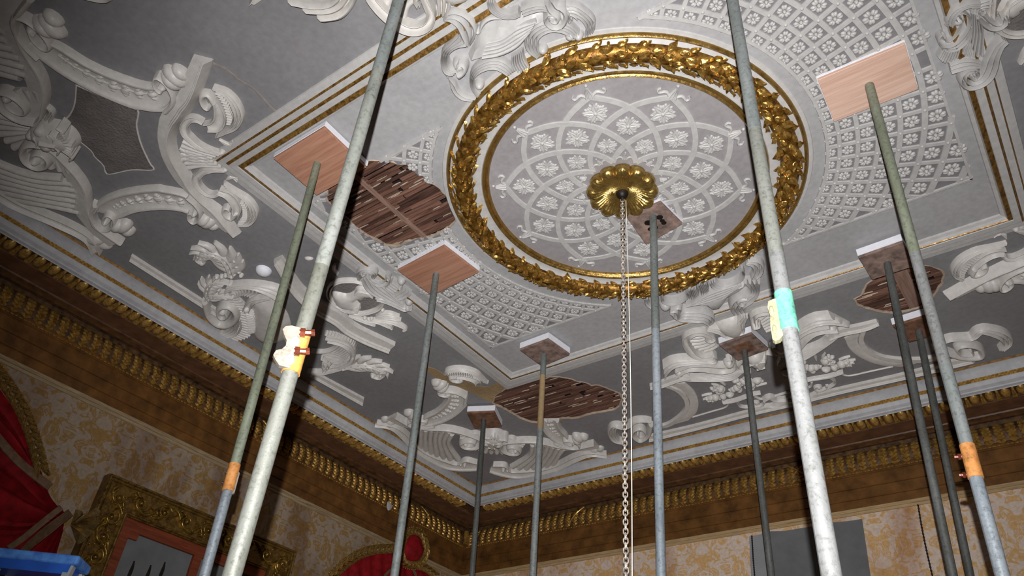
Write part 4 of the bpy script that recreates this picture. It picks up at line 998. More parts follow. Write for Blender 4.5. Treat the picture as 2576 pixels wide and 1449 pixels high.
def cart_right():
    th = thing('frame_cartouche', (CX+2.0, CY, CE), 'shell cartouche over the thick gilt line at the upper right', 'plaster ornament', 'frame cartouches')
    W_ = MT['white']
    def B(nm, r): return build(nm, r, W_, th)
    r = R(); r.fan(T('C5',(1050,380),(1150,330),(1250,360),(1330,400)), T('C6',(860,330),(1050,420),(1250,430),(1480,400)), 6, .05, mid=T('C5',(1000,900),(1150,900),(1330,900),(1480,860))); B('shell_flutes', r)
    r = R(); r.stroke(T('C5',(340,900),(270,1000),(330,1120),(500,1130),(700,1000),(880,760),(960,520),(880,370),(740,350),(700,420),(760,480)), [.03,.04,.05,.05,.05,.045,.03,.02], 'chan', .065); B('c_scroll', r)
    r = R(); r.band(T('C5',(380,560),(400,400),(560,180),(800,60),(1050,-20),(1350,-30)), T('C5',(600,680),(640,560),(700,380),(850,200),(1050,130),(1300,120)), 'r3', .07); r.blob(T('C5',(770,560))[0], .035, .03, 0, .06); r.blob(T('C5',(620,620))[0], .04, .03, 0, .05); B('hooked_scroll', r)
    r = R(); r.stroke(T('C5',(340,1230),(420,1320),(600,1320),(800,1230),(1000,1000),(1080,700)), [.03,.035,.04,.04,.03,.02], 'r2', .055); B('leaf_rim', r)
    r = R(); r.fan(T('C6',(330,180),(500,260),(680,240),(830,160)), T('C6',(200,430),(330,550),(480,560),(760,420)), 8, .055); B('small_shell', r)
    r = R(); r.band(T('C6',(500,580),(700,500),(900,450),(1150,470),(1380,560)), T('C6',(560,890),(740,840),(950,770),(1200,720),(1350,720)), 'r3', .065); B('ledge', r)
    r = R(); r.stroke(T('C6',(2020,-60),(1850,100),(1700,400),(1620,700),(1500,950),(1300,1100),(1100,1150),(960,1050),(960,900),(1080,800),(1220,850),(1200,960),(1120,950)), [.06,.07,.08,.09,.1,.09,.07,.05,.03], 'r3', .07); r.blob(T('C6',(1130,930))[0], .03, h=.06); B('volute', r)
    r = R(); r.stroke(T('C5',(1350,380),(1500,560),(1700,680),(1900,660),(2010,560),(1990,380),(1900,420)), [.05,.06,.06,.05,.03], 'r2', .065); B('c_scroll', r)
    r = R(); r.leaf(T('C5',(1100,230),(1250,230),(1400,290),(1480,300)), .08, 4, .05); B('leaf_spray', r)
    return th
cart_right()
# ------------------------------------------------------------------ cracks, torn ground
r = R()
for pts, wd in ((('P',(536,160),(570,175),(600,200),(640,225),(680,268),(705,292)), .02), (('P',(705,292),(730,318),(760,345)), .008), (('P',(1530,160),(1532,160)), .01)):
    if len(pts) > 3: r.stroke([U(x, y) for x, y in PX(*pts)], [wd, wd*.6, wd], 'flat', .0022, n=14)
ob = build('stain_line', r, MT['crack'], ceiling)
r = R(); r.pillow([U(x, y) for x, y in PX('B5',(1290,235),(1420,270),(1600,370),(1850,455),(2050,520),(2200,590),(2400,610),(2570,540),'H2',(330,190),(480,270),(420,370),(300,440),(265,560),(160,520),(0,440),'B5',(2050,690),(1850,605),(1600,500),(1450,450),(1290,345))], .0035, flat=True, step=.1, smooth=False)
build('torn_ground', r, MT['tan'], ceiling, smooth=0)
r = R(); r.pillow([U(x, y) for x, y in PX('H2',(1150,890),(1400,850),(1470,870),(1380,950),(1310,1040),(1230,950))], .0035, flat=True, step=.1, smooth=False)
build('torn_ground', r, MT['tan'], ceiling, smooth=0)

# ------------------------------------------------------------------ exposed laths
LB = ['large lath hole between the two bare plywood boards', 'long lath hole below the corner of the gilt frame', 'lath hole half hidden by a grey board at the right']
for hi, hp in enumerate(HOLE):
    xs = [p[0] for p in hp]; ys = [p[1] for p in hp]; cx, cy = sum(xs)/len(xs), sum(ys)/len(ys)
    th = thing('lath_patch', (cx, cy, CE), LB[hi], 'exposed laths')
    r = R(); n = len(hp); r.v = [(p[0], p[1], 0.) for p in hp]+[(p[0], p[1], -.02) for p in hp]
    r.f = [(i, (i+1) % n, n+(i+1) % n, n+i) for i in range(n)]
    rim = [(p[0]+(p[0]-cx)*.0+random.uniform(-.004, .004), p[1]) for p in hp]
    build('plaster_edge', r, MT['key'], th, smooth=0)
    # crumbling lip around the hole
    r = R(); r.stroke([(p[0], p[1]) for p in hp], [random.uniform(.004, .024) for _ in range(40)], 'round', .004, closed=True, n=len(hp)*2); build('broken_lip', r, MT['key'], th)
    r = R(); r.box(min(xs)-.1, max(xs)+.1, min(ys)-.1, max(ys)+.1, -.14, -.13); build('dark_backing', r, MT['void'], th, smooth=0)  # near-black sheet standing in for the unlit void above the laths
    pitch = .0335; y = min(ys)-.02; k = 0
    while y < max(ys)+.02:
        # extent of the hole at this y
        xi = []
        for i in range(n):
            a, b = hp[i], hp[(i+1) % n]
            for yy in (y, y+pitch*.8):
                if (a[1] > yy) != (b[1] > yy): xi.append(a[0]+(b[0]-a[0])*(yy-a[1])/(b[1]-a[1]))
        if xi:
            x0, x1 = min(xi)-.05, max(xi)+.05; segs = []; x = x0
            while x < x1:
                l = random.uniform(.45, 1.1); e = min(x+l, x1); segs.append((x, e)); x = e+random.choice([.004, .006, .03, .07])
            for (a, b) in segs:
                if b-a < .05: continue
                wd = pitch*random.uniform(.72, .95); dz = -.02-random.uniform(.0, .008); ja = random.uniform(-.003, .003); jb = random.uniform(-.003, .003)
                r = R(); r.prism([(a, y+ja), (b, y+jb), (b, y+jb+wd), (a, y+ja+wd)], dz-.008, dz+.0)
                build('lath', r, MT['lath'], th, smooth=0)
        y += pitch; k += 1
    jx = {0: U(975, 520)[0], 1: U(1520, 1000)[0], 2: U(2290, 740)[0]}[hi]
    r = R(); wj = .035 if hi < 2 else .1
    r.prism([(jx-wj/2, min(ys)-.05), (jx+wj/2, min(ys)-.05), (jx+wj/2, max(ys)+.05), (jx-wj/2, max(ys)+.05)], -.05, -.012 if hi != 1 else -.035)
    build('joist', r, MT['joist'], th, smooth=0)
    # plaster nibs still keyed between laths
    r = R()
    for q in range(46 if hi < 2 else 16):
        p = (random.uniform(min(xs), max(xs)), random.uniform(min(ys), max(ys)))
        if inside(p, hp): r.stroke([(p[0]-random.uniform(.02, .07), p[1]), (p[0], p[1]+random.uniform(-.004, .004)), (p[0]+random.uniform(.02, .07), p[1])], [.003, random.uniform(.006, .014), .003], 'round', .004, n=6, b=-.018)
    r.v = [(a, b, c if c else -.02) for a, b, c in r.v]
    ob = build('plaster_nibs', r, MT['key'], th); ob['kind'] = 'stuff'

# ------------------------------------------------------------------ props: boards and tubes
FT, PT = .05, .02                      # foam and plywood thickness
BD = [('b1', [(688,399),(815,321),(921,422),(797,492)], 'ply', FT, 'bare plywood board inside the left corner of the gilt frame'),
      ('b2', [(1000,681),(1117,619),(1204,686),(1087,744)], 'ply', FT, 'bare plywood board below the large lath hole'),
      ('b4', [(1175,1040),(1244,1037),(1262,1074),(1194,1078)], 'plyr', FT*1.5, 'small red-brown board over the far corner shell'),
      ('b5', [(1308,881),(1379,855),(1433,893),(1364,922)], 'plyd', FT*1.3, 'grey stained board on the frame line near the far corner'),
      ('b6', [(1576,546),(1662,509),(1717,564),(1625,616)], 'plyd', FT*.6, 'dark stained board beside the gilt boss'),
      ('b7', [(1810,869),(1891,840),(1933,879),(1857,908)], 'plyd', FT*1.4, 'grey rimmed board with rusty centre below the far cartouche'),
      ('b9', [(2057,202),(2277,110),(2310,225),(2098,307)], 'plyp', FT*.5, 'long pale plywood board over the right lattice'),
      ('b10', [(2160,649),(2272,610),(2305,668),(2194,704)], 'plyd', FT*1.5, 'square grey-brown board above the right lath hole'),
      ('b11', [(2247,822),(2335,795),(2368,838),(2288,861)], 'plyr', FT*1.6, 'brown board below the right lath hole, behind two tubes')]
BZ = {}
for nm, q, mt, ft, lab in BD:
    d = ft+PT; w4 = [U(x, y, d) for x, y in q]; c = (sum(p[0] for p in w4)/4, sum(p[1] for p in w4)/4)
    off = .0
    th = thing('prop_board', (c[0], c[1], CE), lab, 'board', 'padded boards on the prop heads')
    lo = max(.012, ft-.055)
    r = R(); r.prism(w4, ft, d); ob = build('plywood', r, MT[mt], th, smooth=0)
    bv = ob.modifiers.new('bevel', 'BEVEL'); bv.width = .002; bv.segments = 1
    e = [(c[0]+(p[0]-c[0])*1.015, c[1]+(p[1]-c[1])*1.015) for p in w4]
    r = R(); r.prism(e, min(lo, ft-.008), ft); build('foam_pad', r, MT['foam'], th, smooth=0)
    if nm == 'b7':
        e = [(c[0]+(p[0]-c[0])*.52, c[1]+(p[1]-c[1])*.52) for p in w4]
        r = R(); r.prism(e, d, d+.003); build('rust_patch', r, MT['plyr'], th, smooth=0)
    if nm == 'b6':
        r = R()
        for k in range(9): r.blob((c[0]+random.uniform(-.06, .06), c[1]+random.uniform(-.05, .05)), random.uniform(.015, .035), h=.005, b=d-.003, seg=9, rings=3)
        r.v = [(a, b, max(h, d-.003)) for a, b, h in r.v]
        build('tar_patch', r, MT['dark'], th)
    BZ[nm] = d
def tube(th, nm, A, B, rad, mat, seg=20):
    A, B = Vector(A), Vector(B); r = R(); n = max(2, int((B-A).length/.3))
    r.curve3([A.lerp(B, i/n) for i in range(n+1)], rad, seg)
    return build(nm, r, mat, th, mp=lambda a, b, c: (a, b, c), smooth=50)
def prop(label, bot, mats, top=None, d=None, P0=None, rad=.02415, sleeves=()):
    # top: pixel of the tube head on a board d below the ceiling; bot: a pixel lower on its axis
    if P0 is None:
        x, y = U(*top, d); Tt = Vector((x, y, CE-d)); rb = ray(*bot)
        s = (x*rb.x+y*rb.y)/(rb.x**2+rb.y**2); Q = CAM+rb*s
    else: Tt, Q = P0
    dr = (Q-Tt).normalized(); fl_ = Tt+dr*(Tt.z/-dr.z)
    th = thing('prop_tube', fl_, label, 'scaffold tube', 'scaffold tubes propping the ceiling')
    zs = [Tt.z]+[m[1] for m in mats[:-1]]+[0.]
    for i, m in enumerate(mats):
        a = Tt+dr*((Tt.z-zs[i])/-dr.z); b = Tt+dr*((Tt.z-zs[i+1])/-dr.z)
        tube(th, 'tube', a, b, rad*(1-.02*(i % 2)), MT[m[0]])
    at = lambda z: Tt+dr*((Tt.z-z)/-dr.z)
    sl = th
    for z0, z1, mt in sleeves: sl = tube(th, 'sleeve', at(z0), at(z1), rad*1.12, MT[mt], 24)
    return sl, at, dr
def zpix(at, py, lo=0., hi=5.2):       # height on a tube seen at image row py
    for _ in range(40):
        m = (lo+hi)/2; v = at(m)-CAM; yy = 724.5-F*v.dot(UP)/v.dot(FW)
        if yy > py: lo = m
        else: hi = m
    return (lo+hi)/2
def zof(top, bot, d, py):
    x, y = U(*top, d); Tt = Vector((x, y, CE-d)); rb = ray(*bot); s = (x*rb.x+y*rb.y)/(rb.x**2+rb.y**2); Q = CAM+rb*s; dr = (Q-Tt).normalized()
    return zpix(lambda z: Tt+dr*((Tt.z-z)/-dr.z), py)
def orient(at, dr, z, look):           # frame on a tube: X to image right, Y away from tube toward camera, Z along the tube
    c = at(z); Z = -dr.normalized(); Y = (CAM-c); Y = (Y-Z*Y.dot(Z)).normalized(); X = Z.cross(Y)
    if X.dot(RT) < 0: X = -X
    return c, X, Y, Z
# near left tube
a1 = CAM+ray(1003,0)*3.17; a2 = CAM+ray(583,1449)*1.85
def refine(p1, p2, ztop):
    s = [p1, p2]; dr = (p2-p1).normalized(); return (p1-dr*((ztop-p1.z)/-dr.z)*-1 if False else p1+dr*((p1.z-ztop)/-dr.z), p2)
P0 = refine(a1, a2, CE)
atA = lambda z: P0[0]+(P0[1]-P0[0])*((P0[0].z-z)/(P0[0].z-P0[1].z))
zc0, zc1 = zpix(atA, 838), zpix(atA, 940); zm = zpix(atA, 672); zt = zpix(atA, 180)
th, at, dr = prop('near weathered tube with bolted orange coupler left of the medallion', None, [('pZ', zt), ('pA', zm), ('pA2', zc1), ('pA2', 0.)], P0=P0, sleeves=[(zc0, zc1, 'orangeL')])
c, X, Y, Z = orient(at, dr, (zc0+zc1)/2, None); hl = (zc0-zc1)/2
def onf(c, X, Y, Z): return lambda a, b, h: tuple(c+X*a+Z*b+Y*h)
r = R(); prf = [(-.034,hl),(-.05,hl*.9),(-.056,hl*.72),(-.048,hl*.5),(-.036,hl*.25),(-.034,0),(-.042,-hl*.2),(-.056,-hl*.32),(-.06,-hl*.55),(-.05,-hl*.75),(-.036,-hl*.95),(-.006,-hl*.97),(-.004,0),(-.006,hl)]
r.prism(prf, .012, .03); ob = build('coupler_flange', r, MT['plate'], th, mp=onf(c, X, Y, Z), smooth=30)
for z in (hl*.5, -hl*.35):
    r = R(); r.blob((-.012, z-.014), .014, .02, 0, .014, b=.026); build('rivet', r, MT['alu'], th, mp=onf(c, X, Y, Z))
for z in (hl*.72, -hl*.2):
    r = R(); r.curve3([(-.008, z, .036), (.006, z+.002, .038), (.03, z+.007, .04)], .009, 8); r.curve3([(-.006, z, .036), (.008, z+.002, .037)], .0145, 6); r.curve3([(.024, z+.005, .04), (.034, z+.008, .041)], .011, 6)
    build('bolt', r, MT['rust'], th, mp=onf(c, X, Y, Z))
# near right tube
a1 = CAM+ray(1843,0)*3.34; a2 = CAM+ray(2092,1449)*1.77
P0 = refine(a1, a2, CE); atB = lambda z: P0[0]+(P0[1]-P0[0])*((P0[0].z-z)/(P0[0].z-P0[1].z))
zc0, zc1 = zpix(atB, 738), zpix(atB, 833)
th, at, dr = prop('near pale tube with turquoise coupler crossing the right of the medallion', None, [('pZ', zpix(atB, 330)), ('pA2', zpix(atB, 640)), ('pW', 0.)], P0=P0, sleeves=[(zc0, zc1, 'green')])
c, X, Y, Z = orient(at, dr, (zc0+zc1)/2-.015, None); hl = (zc0-zc1)/2*1.05
r = R(); prf = [(-.03,hl*.8),(-.046,hl*.72),(-.05,hl*.4),(-.046,0),(-.05,-hl*.5),(-.05,-hl*1.15),(-.044,-hl*1.25),(-.03,-hl*1.2),(-.01,-hl*.9),(-.01,hl*.8)]
r.prism(prf, -.004, .014); build('coupler_flange', r, MT['plateg'], th, mp=onf(c, X, Y, Z), smooth=30)
for z in (hl*.25, -hl*.7):
    r = R(); r.blob((-.04, z), .007, .018, 0, .008, b=.012); build('rivet', r, MT['plateg'], th, mp=onf(c, X, Y, Z))
# tubes under the boards
t_, b_ = (798,412), (514,1449); d = BZ['b1']; z0, z1 = zof(t_, b_, d, 1168), zof(t_, b_, d, 1236)
th, at, dr = prop('mossy tube with rusty orange sleeve under the left corner board', b_, [('pG', z0), ('pS', 0.)], t_, d, sleeves=[(z0, z1, 'orange')])
c, X, Y, Z = orient(at, dr, (z0+z1)/2, None); hl = (z0-z1)/2
r = R(); r.prism([(.02,hl*.5),(.032,hl*.4),(.032,-hl*1.1),(.02,-hl*1.2)], -.01, .008); build('coupler_flange', r, MT['plate'], th, mp=onf(c, X, Y, Z), smooth=30)
for z in (hl*.3, -hl*.5):
    r = R(); r.curve3([(-.02, z, .005), (-.034, z, .006)], .006, 8); build('bolt', r, MT['dark'], th, mp=onf(c, X, Y, Z))
prop('grey-green tube under the board below the large lath hole', (992,1449), [('pZ', 0.)], (1097,690), BZ['b2'])
prop('dark tube standing in the far room corner', (1187,1449), [('pD', 0.)], (1217,1055), BZ['b4'])
t_, b_ = (1368,892), (1340,1449); d = BZ['b5']
prop('tube with a tan painted stretch in front of the far lath hole', b_, [('pZ', zof(t_, b_, d, 945)), ('tan', zof(t_, b_, d, 1080)), ('pZ', 0.)], t_, d)
t_, b_ = (1643,545), (1663,1449); d = BZ['b6']
prop('grey steel tube beside the hanging chain', b_, [('pZ', zof(t_, b_, d, 830)), ('pS', 0.)], t_, d)
prop('dark tube under the grey rimmed board', (1941,1449), [('pD', 0.)], (1873,882), BZ['b7'])
t_, b_ = (2187,215), (2522,1449); d = BZ['b9']; z0, z1 = zof(t_, b_, d, 1120), zof(t_, b_, d, 1203)
th, at, dr = prop('weathered tube with rusty orange sleeve under the long pale board', b_, [('pG', zof(t_, b_, d, 640)), ('pW', zof(t_, b_, d, 920)), ('pZ', z0), ('pS', 0.)], t_, d, sleeves=[(z0, z1, 'orange')])
c, X, Y, Z = orient(at, dr, (z0+z1)/2, None); hl = (z0-z1)/2
for z in (hl*.35, -hl*.75):
    r = R(); r.curve3([(-.02, z, 0.), (-.052, z, .004)], .008, 8); r.curve3([(-.03, z, 0.), (-.04, z, .002)], .012, 6); build('bolt', r, MT['rust'], th, mp=onf(c, X, Y, Z))
prop('slim dark grey tube under the square grey-brown board', (2397,1449), [('pD', 0.)], (2232,662), BZ['b10'])
prop('darkest tube at the right, under the brown board', (2441,1449), [('pD', 0.)], (2311,832), BZ['b11'])

# ------------------------------------------------------------------ chain and flex from the boss
top = Vector((MCX, MCY, CE-.12)); rb = ray(1575, 1449); s = (top.x*rb.x+top.y*rb.y)/(rb.x**2+rb.y**2); bot = CAM+rb*s
dr = (bot-top).normalized(); end = top+dr*((top.z-2.25)/-dr.z)
ch = thing('hanging_chain', top, 'long steel chain hanging from the gilt boss', 'chain')
r = R(); pts = []
for i in range(21):
    a = 2*math.pi*i/20; pts.append((.0105*math.cos(a), 0, .0105*math.sin(a)+(.0045 if math.sin(a) > 0 else -.0045)))
r.curve3(pts, .0038, 6); me_link = mesh_of('link', r, MT['chain'], 60)
L_ = (end-top).length; pitch = .0225; X = dr.orthogonal().normalized(); Yv = dr.cross(X)
for i in range(int(L_/pitch)):
    p = top+dr*(i*pitch); ang = (math.pi/2 if i % 2 else 0)+.45+random.uniform(-.12, .12)
    x = X*math.cos(ang)+Yv*math.sin(ang); y = dr.cross(x); m = Matrix.Identity(4)
    for q in range(3): m[q][0] = x[q]; m[q][1] = y[q]; m[q][2] = dr[q]; m[q][3] = p[q]
    inst('link', me_link, ch, m)
fx = []
for i in range(31):
    t = i/30; p = top+dr*(L_*t)+RT*(.022+.012*math.sin(t*3.2)); fx.append(tuple(p))
r = R(); r.curve3(fx, .0026, 6); tag(build('electric_flex', r, MT['wire'], None, mp=lambda a, b, c: (a, b, c)), 'thin white electric flex running down beside the chain', 'cable')
# white disc on the ceiling
x, y = U(661, 687, .03); th = thing('ceiling_disc', (x, y, CE), 'small round white ceiling detector beside the bust relief', 'detector')
r = R(); r.blob((x, y), .062, h=.05, seg=20, rings=5); build('housing', r, MT['foam'], th); r = R(); r.blob((x, y), .02, h=.012, b=.044, seg=12, rings=3); build('sensor', r, MT['wire'], th)
# ------------------------------------------------------------------ things on the left wall
XP = XW+.10                            # front plane of the picture frame
wl = lambda X: (lambda a, b, h: (X+h, a, b))
tl = UX(277.6, 1190.5, XP); tr = UX(745, 1387, XP); it = UX(311.8, 1302, XP); lb = UX(199, 1424, XP)
y0, y1 = tl[0], tr[0]; zt = (tl[1]+tr[1])/2; ifw = zt-it[1]; ifl = it[0]-y0
fwid = max(.12, min(.3, (ifw+ifl)/2)); zb = zt-1.5
pf = thing('framed_picture', (XW, (y0+y1)/2, zb), 'ornate gilt frame holding a red stretcher and grey canvas', 'picture frame')
def member(q):
    r = R(); r.prism(q, -.09, 0.); return build('frame_member', r, MT['pframe'], pf, mp=wl(XP), smooth=0)
a, b, c_, d_ = (y0, zt), (y1, zt), (y1, zb), (y0, zb); e, f, g_, h_ = (y0+fwid, zt-fwid), (y1-fwid, zt-fwid), (y1-fwid, zb+fwid), (y0+fwid, zb+fwid)
MB_ = [member(q) for q in ((a, b, f, e), (b, c_, g_, f), (c_, d_, h_, g_), (d_, a, e, h_))]
r = R()
for k, (o, wd, hh) in enumerate(((.012, .024, .022), (.04, .012, .014), (fwid-.018, .022, .016))):
    r.stroke([(y0+o, zb), (y0+o, zt-o)], wd, 'round', hh, n=3); r.stroke([(y0+o, zt-o), (y1-o, zt-o)], wd, 'round', hh, n=3); r.stroke([(y1-o, zt-o), (y1-o, zb)], wd, 'round', hh, n=3)
build('frame_beads', r, MT['pframe'], pf, mp=wl(XP))
rs = random.Random(11)
def scrolls(p, q, n, nm, par):
    P, Q = Vector(p), Vector(q); dd = (Q-P).normalized(); nn = Vector((-dd.y, dd.x)); L = (Q-P).length/n
    for k in range(n):
        c = P+dd*L*(k+.5); sg = 1 if k % 2 else -1; w_ = fwid*.3; r = R()
        a0 = math.atan2(dd.y, dd.x)+sg*rs.uniform(.4, .9)
        r.spiral((c.x, c.y), w_*.85, w_*.2, a0, sg*1.35, .024, .03)
        e1 = c+dd*L*.55+nn*sg*w_*.5; r.stroke([c+nn*sg*w_*.8, c+dd*L*.3+nn*sg*w_*.9, e1, e1+dd*.03-nn*sg*w_*.6], [.012,.028,.022,.008], 'round', .03)
        e2 = c-dd*L*.35-nn*sg*w_*.4; r.leaf([c-nn*sg*w_*.6, e2, e2-dd*.05+nn*sg*.03], .05, 3, .022)
        for m_ in range(4): r.blob(c+dd*rs.uniform(-.5, .5)*L+nn*rs.uniform(-1, 1)*w_, rs.uniform(.007, .012), h=.018, seg=7, rings=3)
        build(nm, r, MT['pframeh'], par, mp=wl(XP))
m_ = fwid*.52
scrolls((y0+m_, zb+.5), (y0+m_, zt-m_*.6), 6, 'scroll_relief', MB_[3]); scrolls((y0+m_*1.6, zt-m_), (y1-m_*1.6, zt-m_), 7, 'scroll_relief', MB_[0]); scrolls((y1-m_, zt-m_*.6), (y1-m_, zb+.5), 6, 'scroll_relief', MB_[1])
sb = .085
st = pf
def bx(nm, ya, yb, za, zb_, x0, x1, mat, p):
    r = R(); r.box(ya, yb, za, zb_, x0, x1); return build(nm, r, mat, p, mp=wl(0.), smooth=0)
Ya, Yb, Za, Zb = y0+fwid, y1-fwid, zb+fwid, zt-fwid
bx('bar', Ya, Ya+sb, Za, Zb, XP-.06, XP-.025, MT['redwood'], st); bx('bar', Ya+sb, Yb, Zb-sb, Zb, XP-.06, XP-.028, MT['redwood'], st); bx('bar', Yb-sb, Yb, Za, Zb-sb, XP-.06, XP-.028, MT['redwood'], st)
ym = UX(490, 1410, XP)[0]; bx('bar', ym, ym+sb*.9, Za, Zb-sb, XP-.06, XP-.03, MT['redwood'], st)
bx('canvas', Ya+.02, Yb-.02, Za, Zb-.02, XP-.075, XP-.062, MT['greyp'], st)
bx('corner_block', Ya+sb, Ya+sb+.08, Zb-sb-.05, Zb-sb, XP-.06, XP-.035, MT['redwood'], st)
r = R()
for px, py in ((330,1430),(372,1440),(408,1432)):
    p = UX(px, py, XP-.06); r.stroke([(p[0], p[1]-.1), (p[0]+.008, p[1]), (p[0]+.004, p[1]+.06)], [.02,.034,.012], 'flat', .001, n=6)
build('dark_smear', r, MT['dark'], st, mp=wl(XP-.062))

# red pelmets
def TX(X, *it): return [UX(x, y, X) for x, y in PX(*it)]
XD = XW+.16
pm = thing('pelmet_drape', (XW, UX(60, 1300, XD)[0], UX(60, 1449, XD)[1]), 'red velvet drape with gold braid at the lower left edge', 'drape', 'red drapes with gold braid')
folds = [(i/40, .35+.65*(.5+.5*math.sin(i*1.05+.9*math.sin(i*.6)))) for i in range(41)]; folds = [(0, 0)]+[(max(.004, min(.996, t)), h) for t, h in folds]+[(1, 0)]
r = R(); r.band(TX(XD, 'P',(-140,830),(-30,925),(0,965),(60,1060),(105,1180),(130,1250),(172,1296)), TX(XD, 'P',(-140,1420),(-60,1420),(0,1405),(50,1390),(90,1365),(130,1335),(168,1300)), folds, .09, n=44); build('swag', r, MT['red'], pm, mp=wl(XD-.1))
r = R(); r.band(TX(XD, 'P',(-60,1430),(0,1425),(60,1395),(120,1350),(176,1298)), TX(XD, 'P',(-60,1640),(20,1600),(90,1560),(130,1480),(172,1330)), folds[::2] if False else folds, .06, n=30); build('tail', r, MT['red'], pm, mp=wl(XD-.13))
def braid(pts, wd, nm, p, X, n):
    C = crom(pts, n*2+1); r = R()
    for i in range(n):
        a, b = C[2*i], C[2*i+2]; d = (b-a); nn = Vector((-d.y, d.x)).normalized(); 
        for sg in (1, -1): r.stroke([(a.x, a.y), ((a+b).x/2+nn.x*sg*wd*.3, (a+b).y/2+nn.y*sg*wd*.3), (b.x+d.x*.4+nn.x*sg*wd*.5, b.y+d.y*.4+nn.y*sg*wd*.5)], [wd*.25, wd*.42, wd*.1], 'r2', wd*.35, n=5)
    for i in range(n*2): 
        c = C[min(i+1, 2*n)]; d = C[min(i+1, 2*n)]-C[max(i-1, 0)]; d = d.normalized() if d.length > 0 else Vector((1, 0)); r.blob((c.x-d.y*wd*.62, c.y+d.x*wd*.62), wd*.09, h=wd*.15, seg=6, rings=3)
    return build(nm, r, MT['braid'], p, mp=wl(X))
braid(TX(XD+.02, 'P',(-40,890),(0,940),(32,985),(62,1040),(88,1110),(108,1190)), .085, 'gold_braid', pm, XD+.0, 16)
r = R(); r.stroke(TX(XD, 'P',(-20,1085),(0,1110),(40,1155),(80,1190),(124,1224)), .06, 'flat', .012); build('tan_ribbon', r, MT['tape'], pm, mp=wl(XD))
r = R(); r.stroke(TX(XD, 'P',(20,1380),(60,1352),(105,1315),(153,1277)), .045, 'flat', .012); build('tan_ribbon', r, MT['tape'], pm, mp=wl(XD))
r = R(); r.stroke(TX(XD, 'P',(55,1388),(90,1358),(135,1322),(176,1290)), [.05,.07,.06], 'r5', .014); build('fringe', r, MT['tape'], pm, mp=wl(XD))
tb = thing('foil_rosette', (XD, *UX(200, 1320, XD)), 'crumpled gold foil rosette between red drape and gilt frame', 'rosette')
r = R(); c0 = UX(172, 1322, XD)
for px, py, h in ((238,1290,.05),(232,1302,.02),(228,1324,.07),(214,1334,.02),(216,1346,.06),(205,1352,.03),(198,1366,.05),(190,1290,.06)):
    q = UX(px, py, XD); v = Vector(q)-Vector(c0); n_ = Vector((-v.y, v.x)).normalized()*.035; b = len(r.v)
    r.v += [(c0[0], c0[1], .03), (q[0]+n_.x, q[1]+n_.y, h), (q[0], q[1], h+.03), (q[0]-n_.x, q[1]-n_.y, h-.01), (c0[0]+v.x*.5, c0[1]+v.y*.5, h+.04)]
    r.f += [(b, b+1, b+4), (b+1, b+2, b+4), (b+2, b+3, b+4), (b+3, b, b+4)]
build('foil', r, MT['foil'], tb, mp=wl(XD), smooth=0)
XD2 = XW+.14
pm = thing('pelmet_drape', (XW, UX(980, 1449, XD2)[0], UX(980, 1449, XD2)[1]-.3), 'red pelmet with gold braid arch and red rosette in the corner', 'drape', 'red drapes with gold braid')
r = R(); r.band(TX(XD2, 'P',(838,1452),(870,1422),(906,1400),(942,1388),(972,1386),(1005,1388),(1050,1410),(1095,1452)), TX(XD2, 'P',(838,1560),(870,1560),(906,1560),(942,1560),(972,1560),(1005,1560),(1050,1560),(1095,1560)), 'flat', .05, n=40, env=lambda t: .7+.3*math.sin(t*60)); build('swag', r, MT['red'], pm, mp=wl(XD2-.06))
braid(TX(XD2, 'P',(828,1460),(852,1432),(880,1409),(910,1392),(944,1383),(972,1381),(995,1380)), .09, 'gold_braid', pm, XD2, 12)
braid(TX(XD2, 'P',(1048,1422),(1070,1430),(1096,1450)), .08, 'gold_braid', pm, XD2, 5)
r = R(); ov = TX(XD2, 'L4',(2080,620),(2200,660),(2280,850),(2290,960),(2210,1120),(2080,1160),(1930,1100),(1880,940),(1920,760)); r.pillow(ov, .07, n=30, step=.05); build('rosette', r, MT['red'], pm, mp=wl(XD2))
ov2 = TX(XD2, 'L4',(2100,540),(2260,610),(2330,820),(2340,980),(2250,1170),(2080,1230),(1890,1170),(1830,950),(1880,720),(1960,580)); braid(ov2+[ov2[0]], .075, 'gold_braid', pm, XD2, 22)
r = R()
for q in (((1500,1449),(1620,1330)), ((2080,1300),(2140,1449))): r.stroke(TX(XD2, 'L4', *q), .03, 'flat', .01)
build('tan_ribbon', r, MT['tape'], pm, mp=wl(XD2))
# plaster flake caught on the frieze
p = UX(981, 1275, XL-.6); r = R(); r.pillow([(p[0]-.05,p[1]+.04),(p[0]-.02,p[1]+.05),(p[0]+.03,p[1]+.03),(p[0]+.05,p[1]+.05),(p[0]+.02,p[1]-.02),(p[0]-.02,p[1]-.05),(p[0]-.05,p[1]-.01)], .012, n=18, step=.03)
tag(build('plaster_flake', r, MT['white'], None, mp=wl(XL-.6)), 'small white plaster flake caught on the gilt frieze', 'plaster flake')

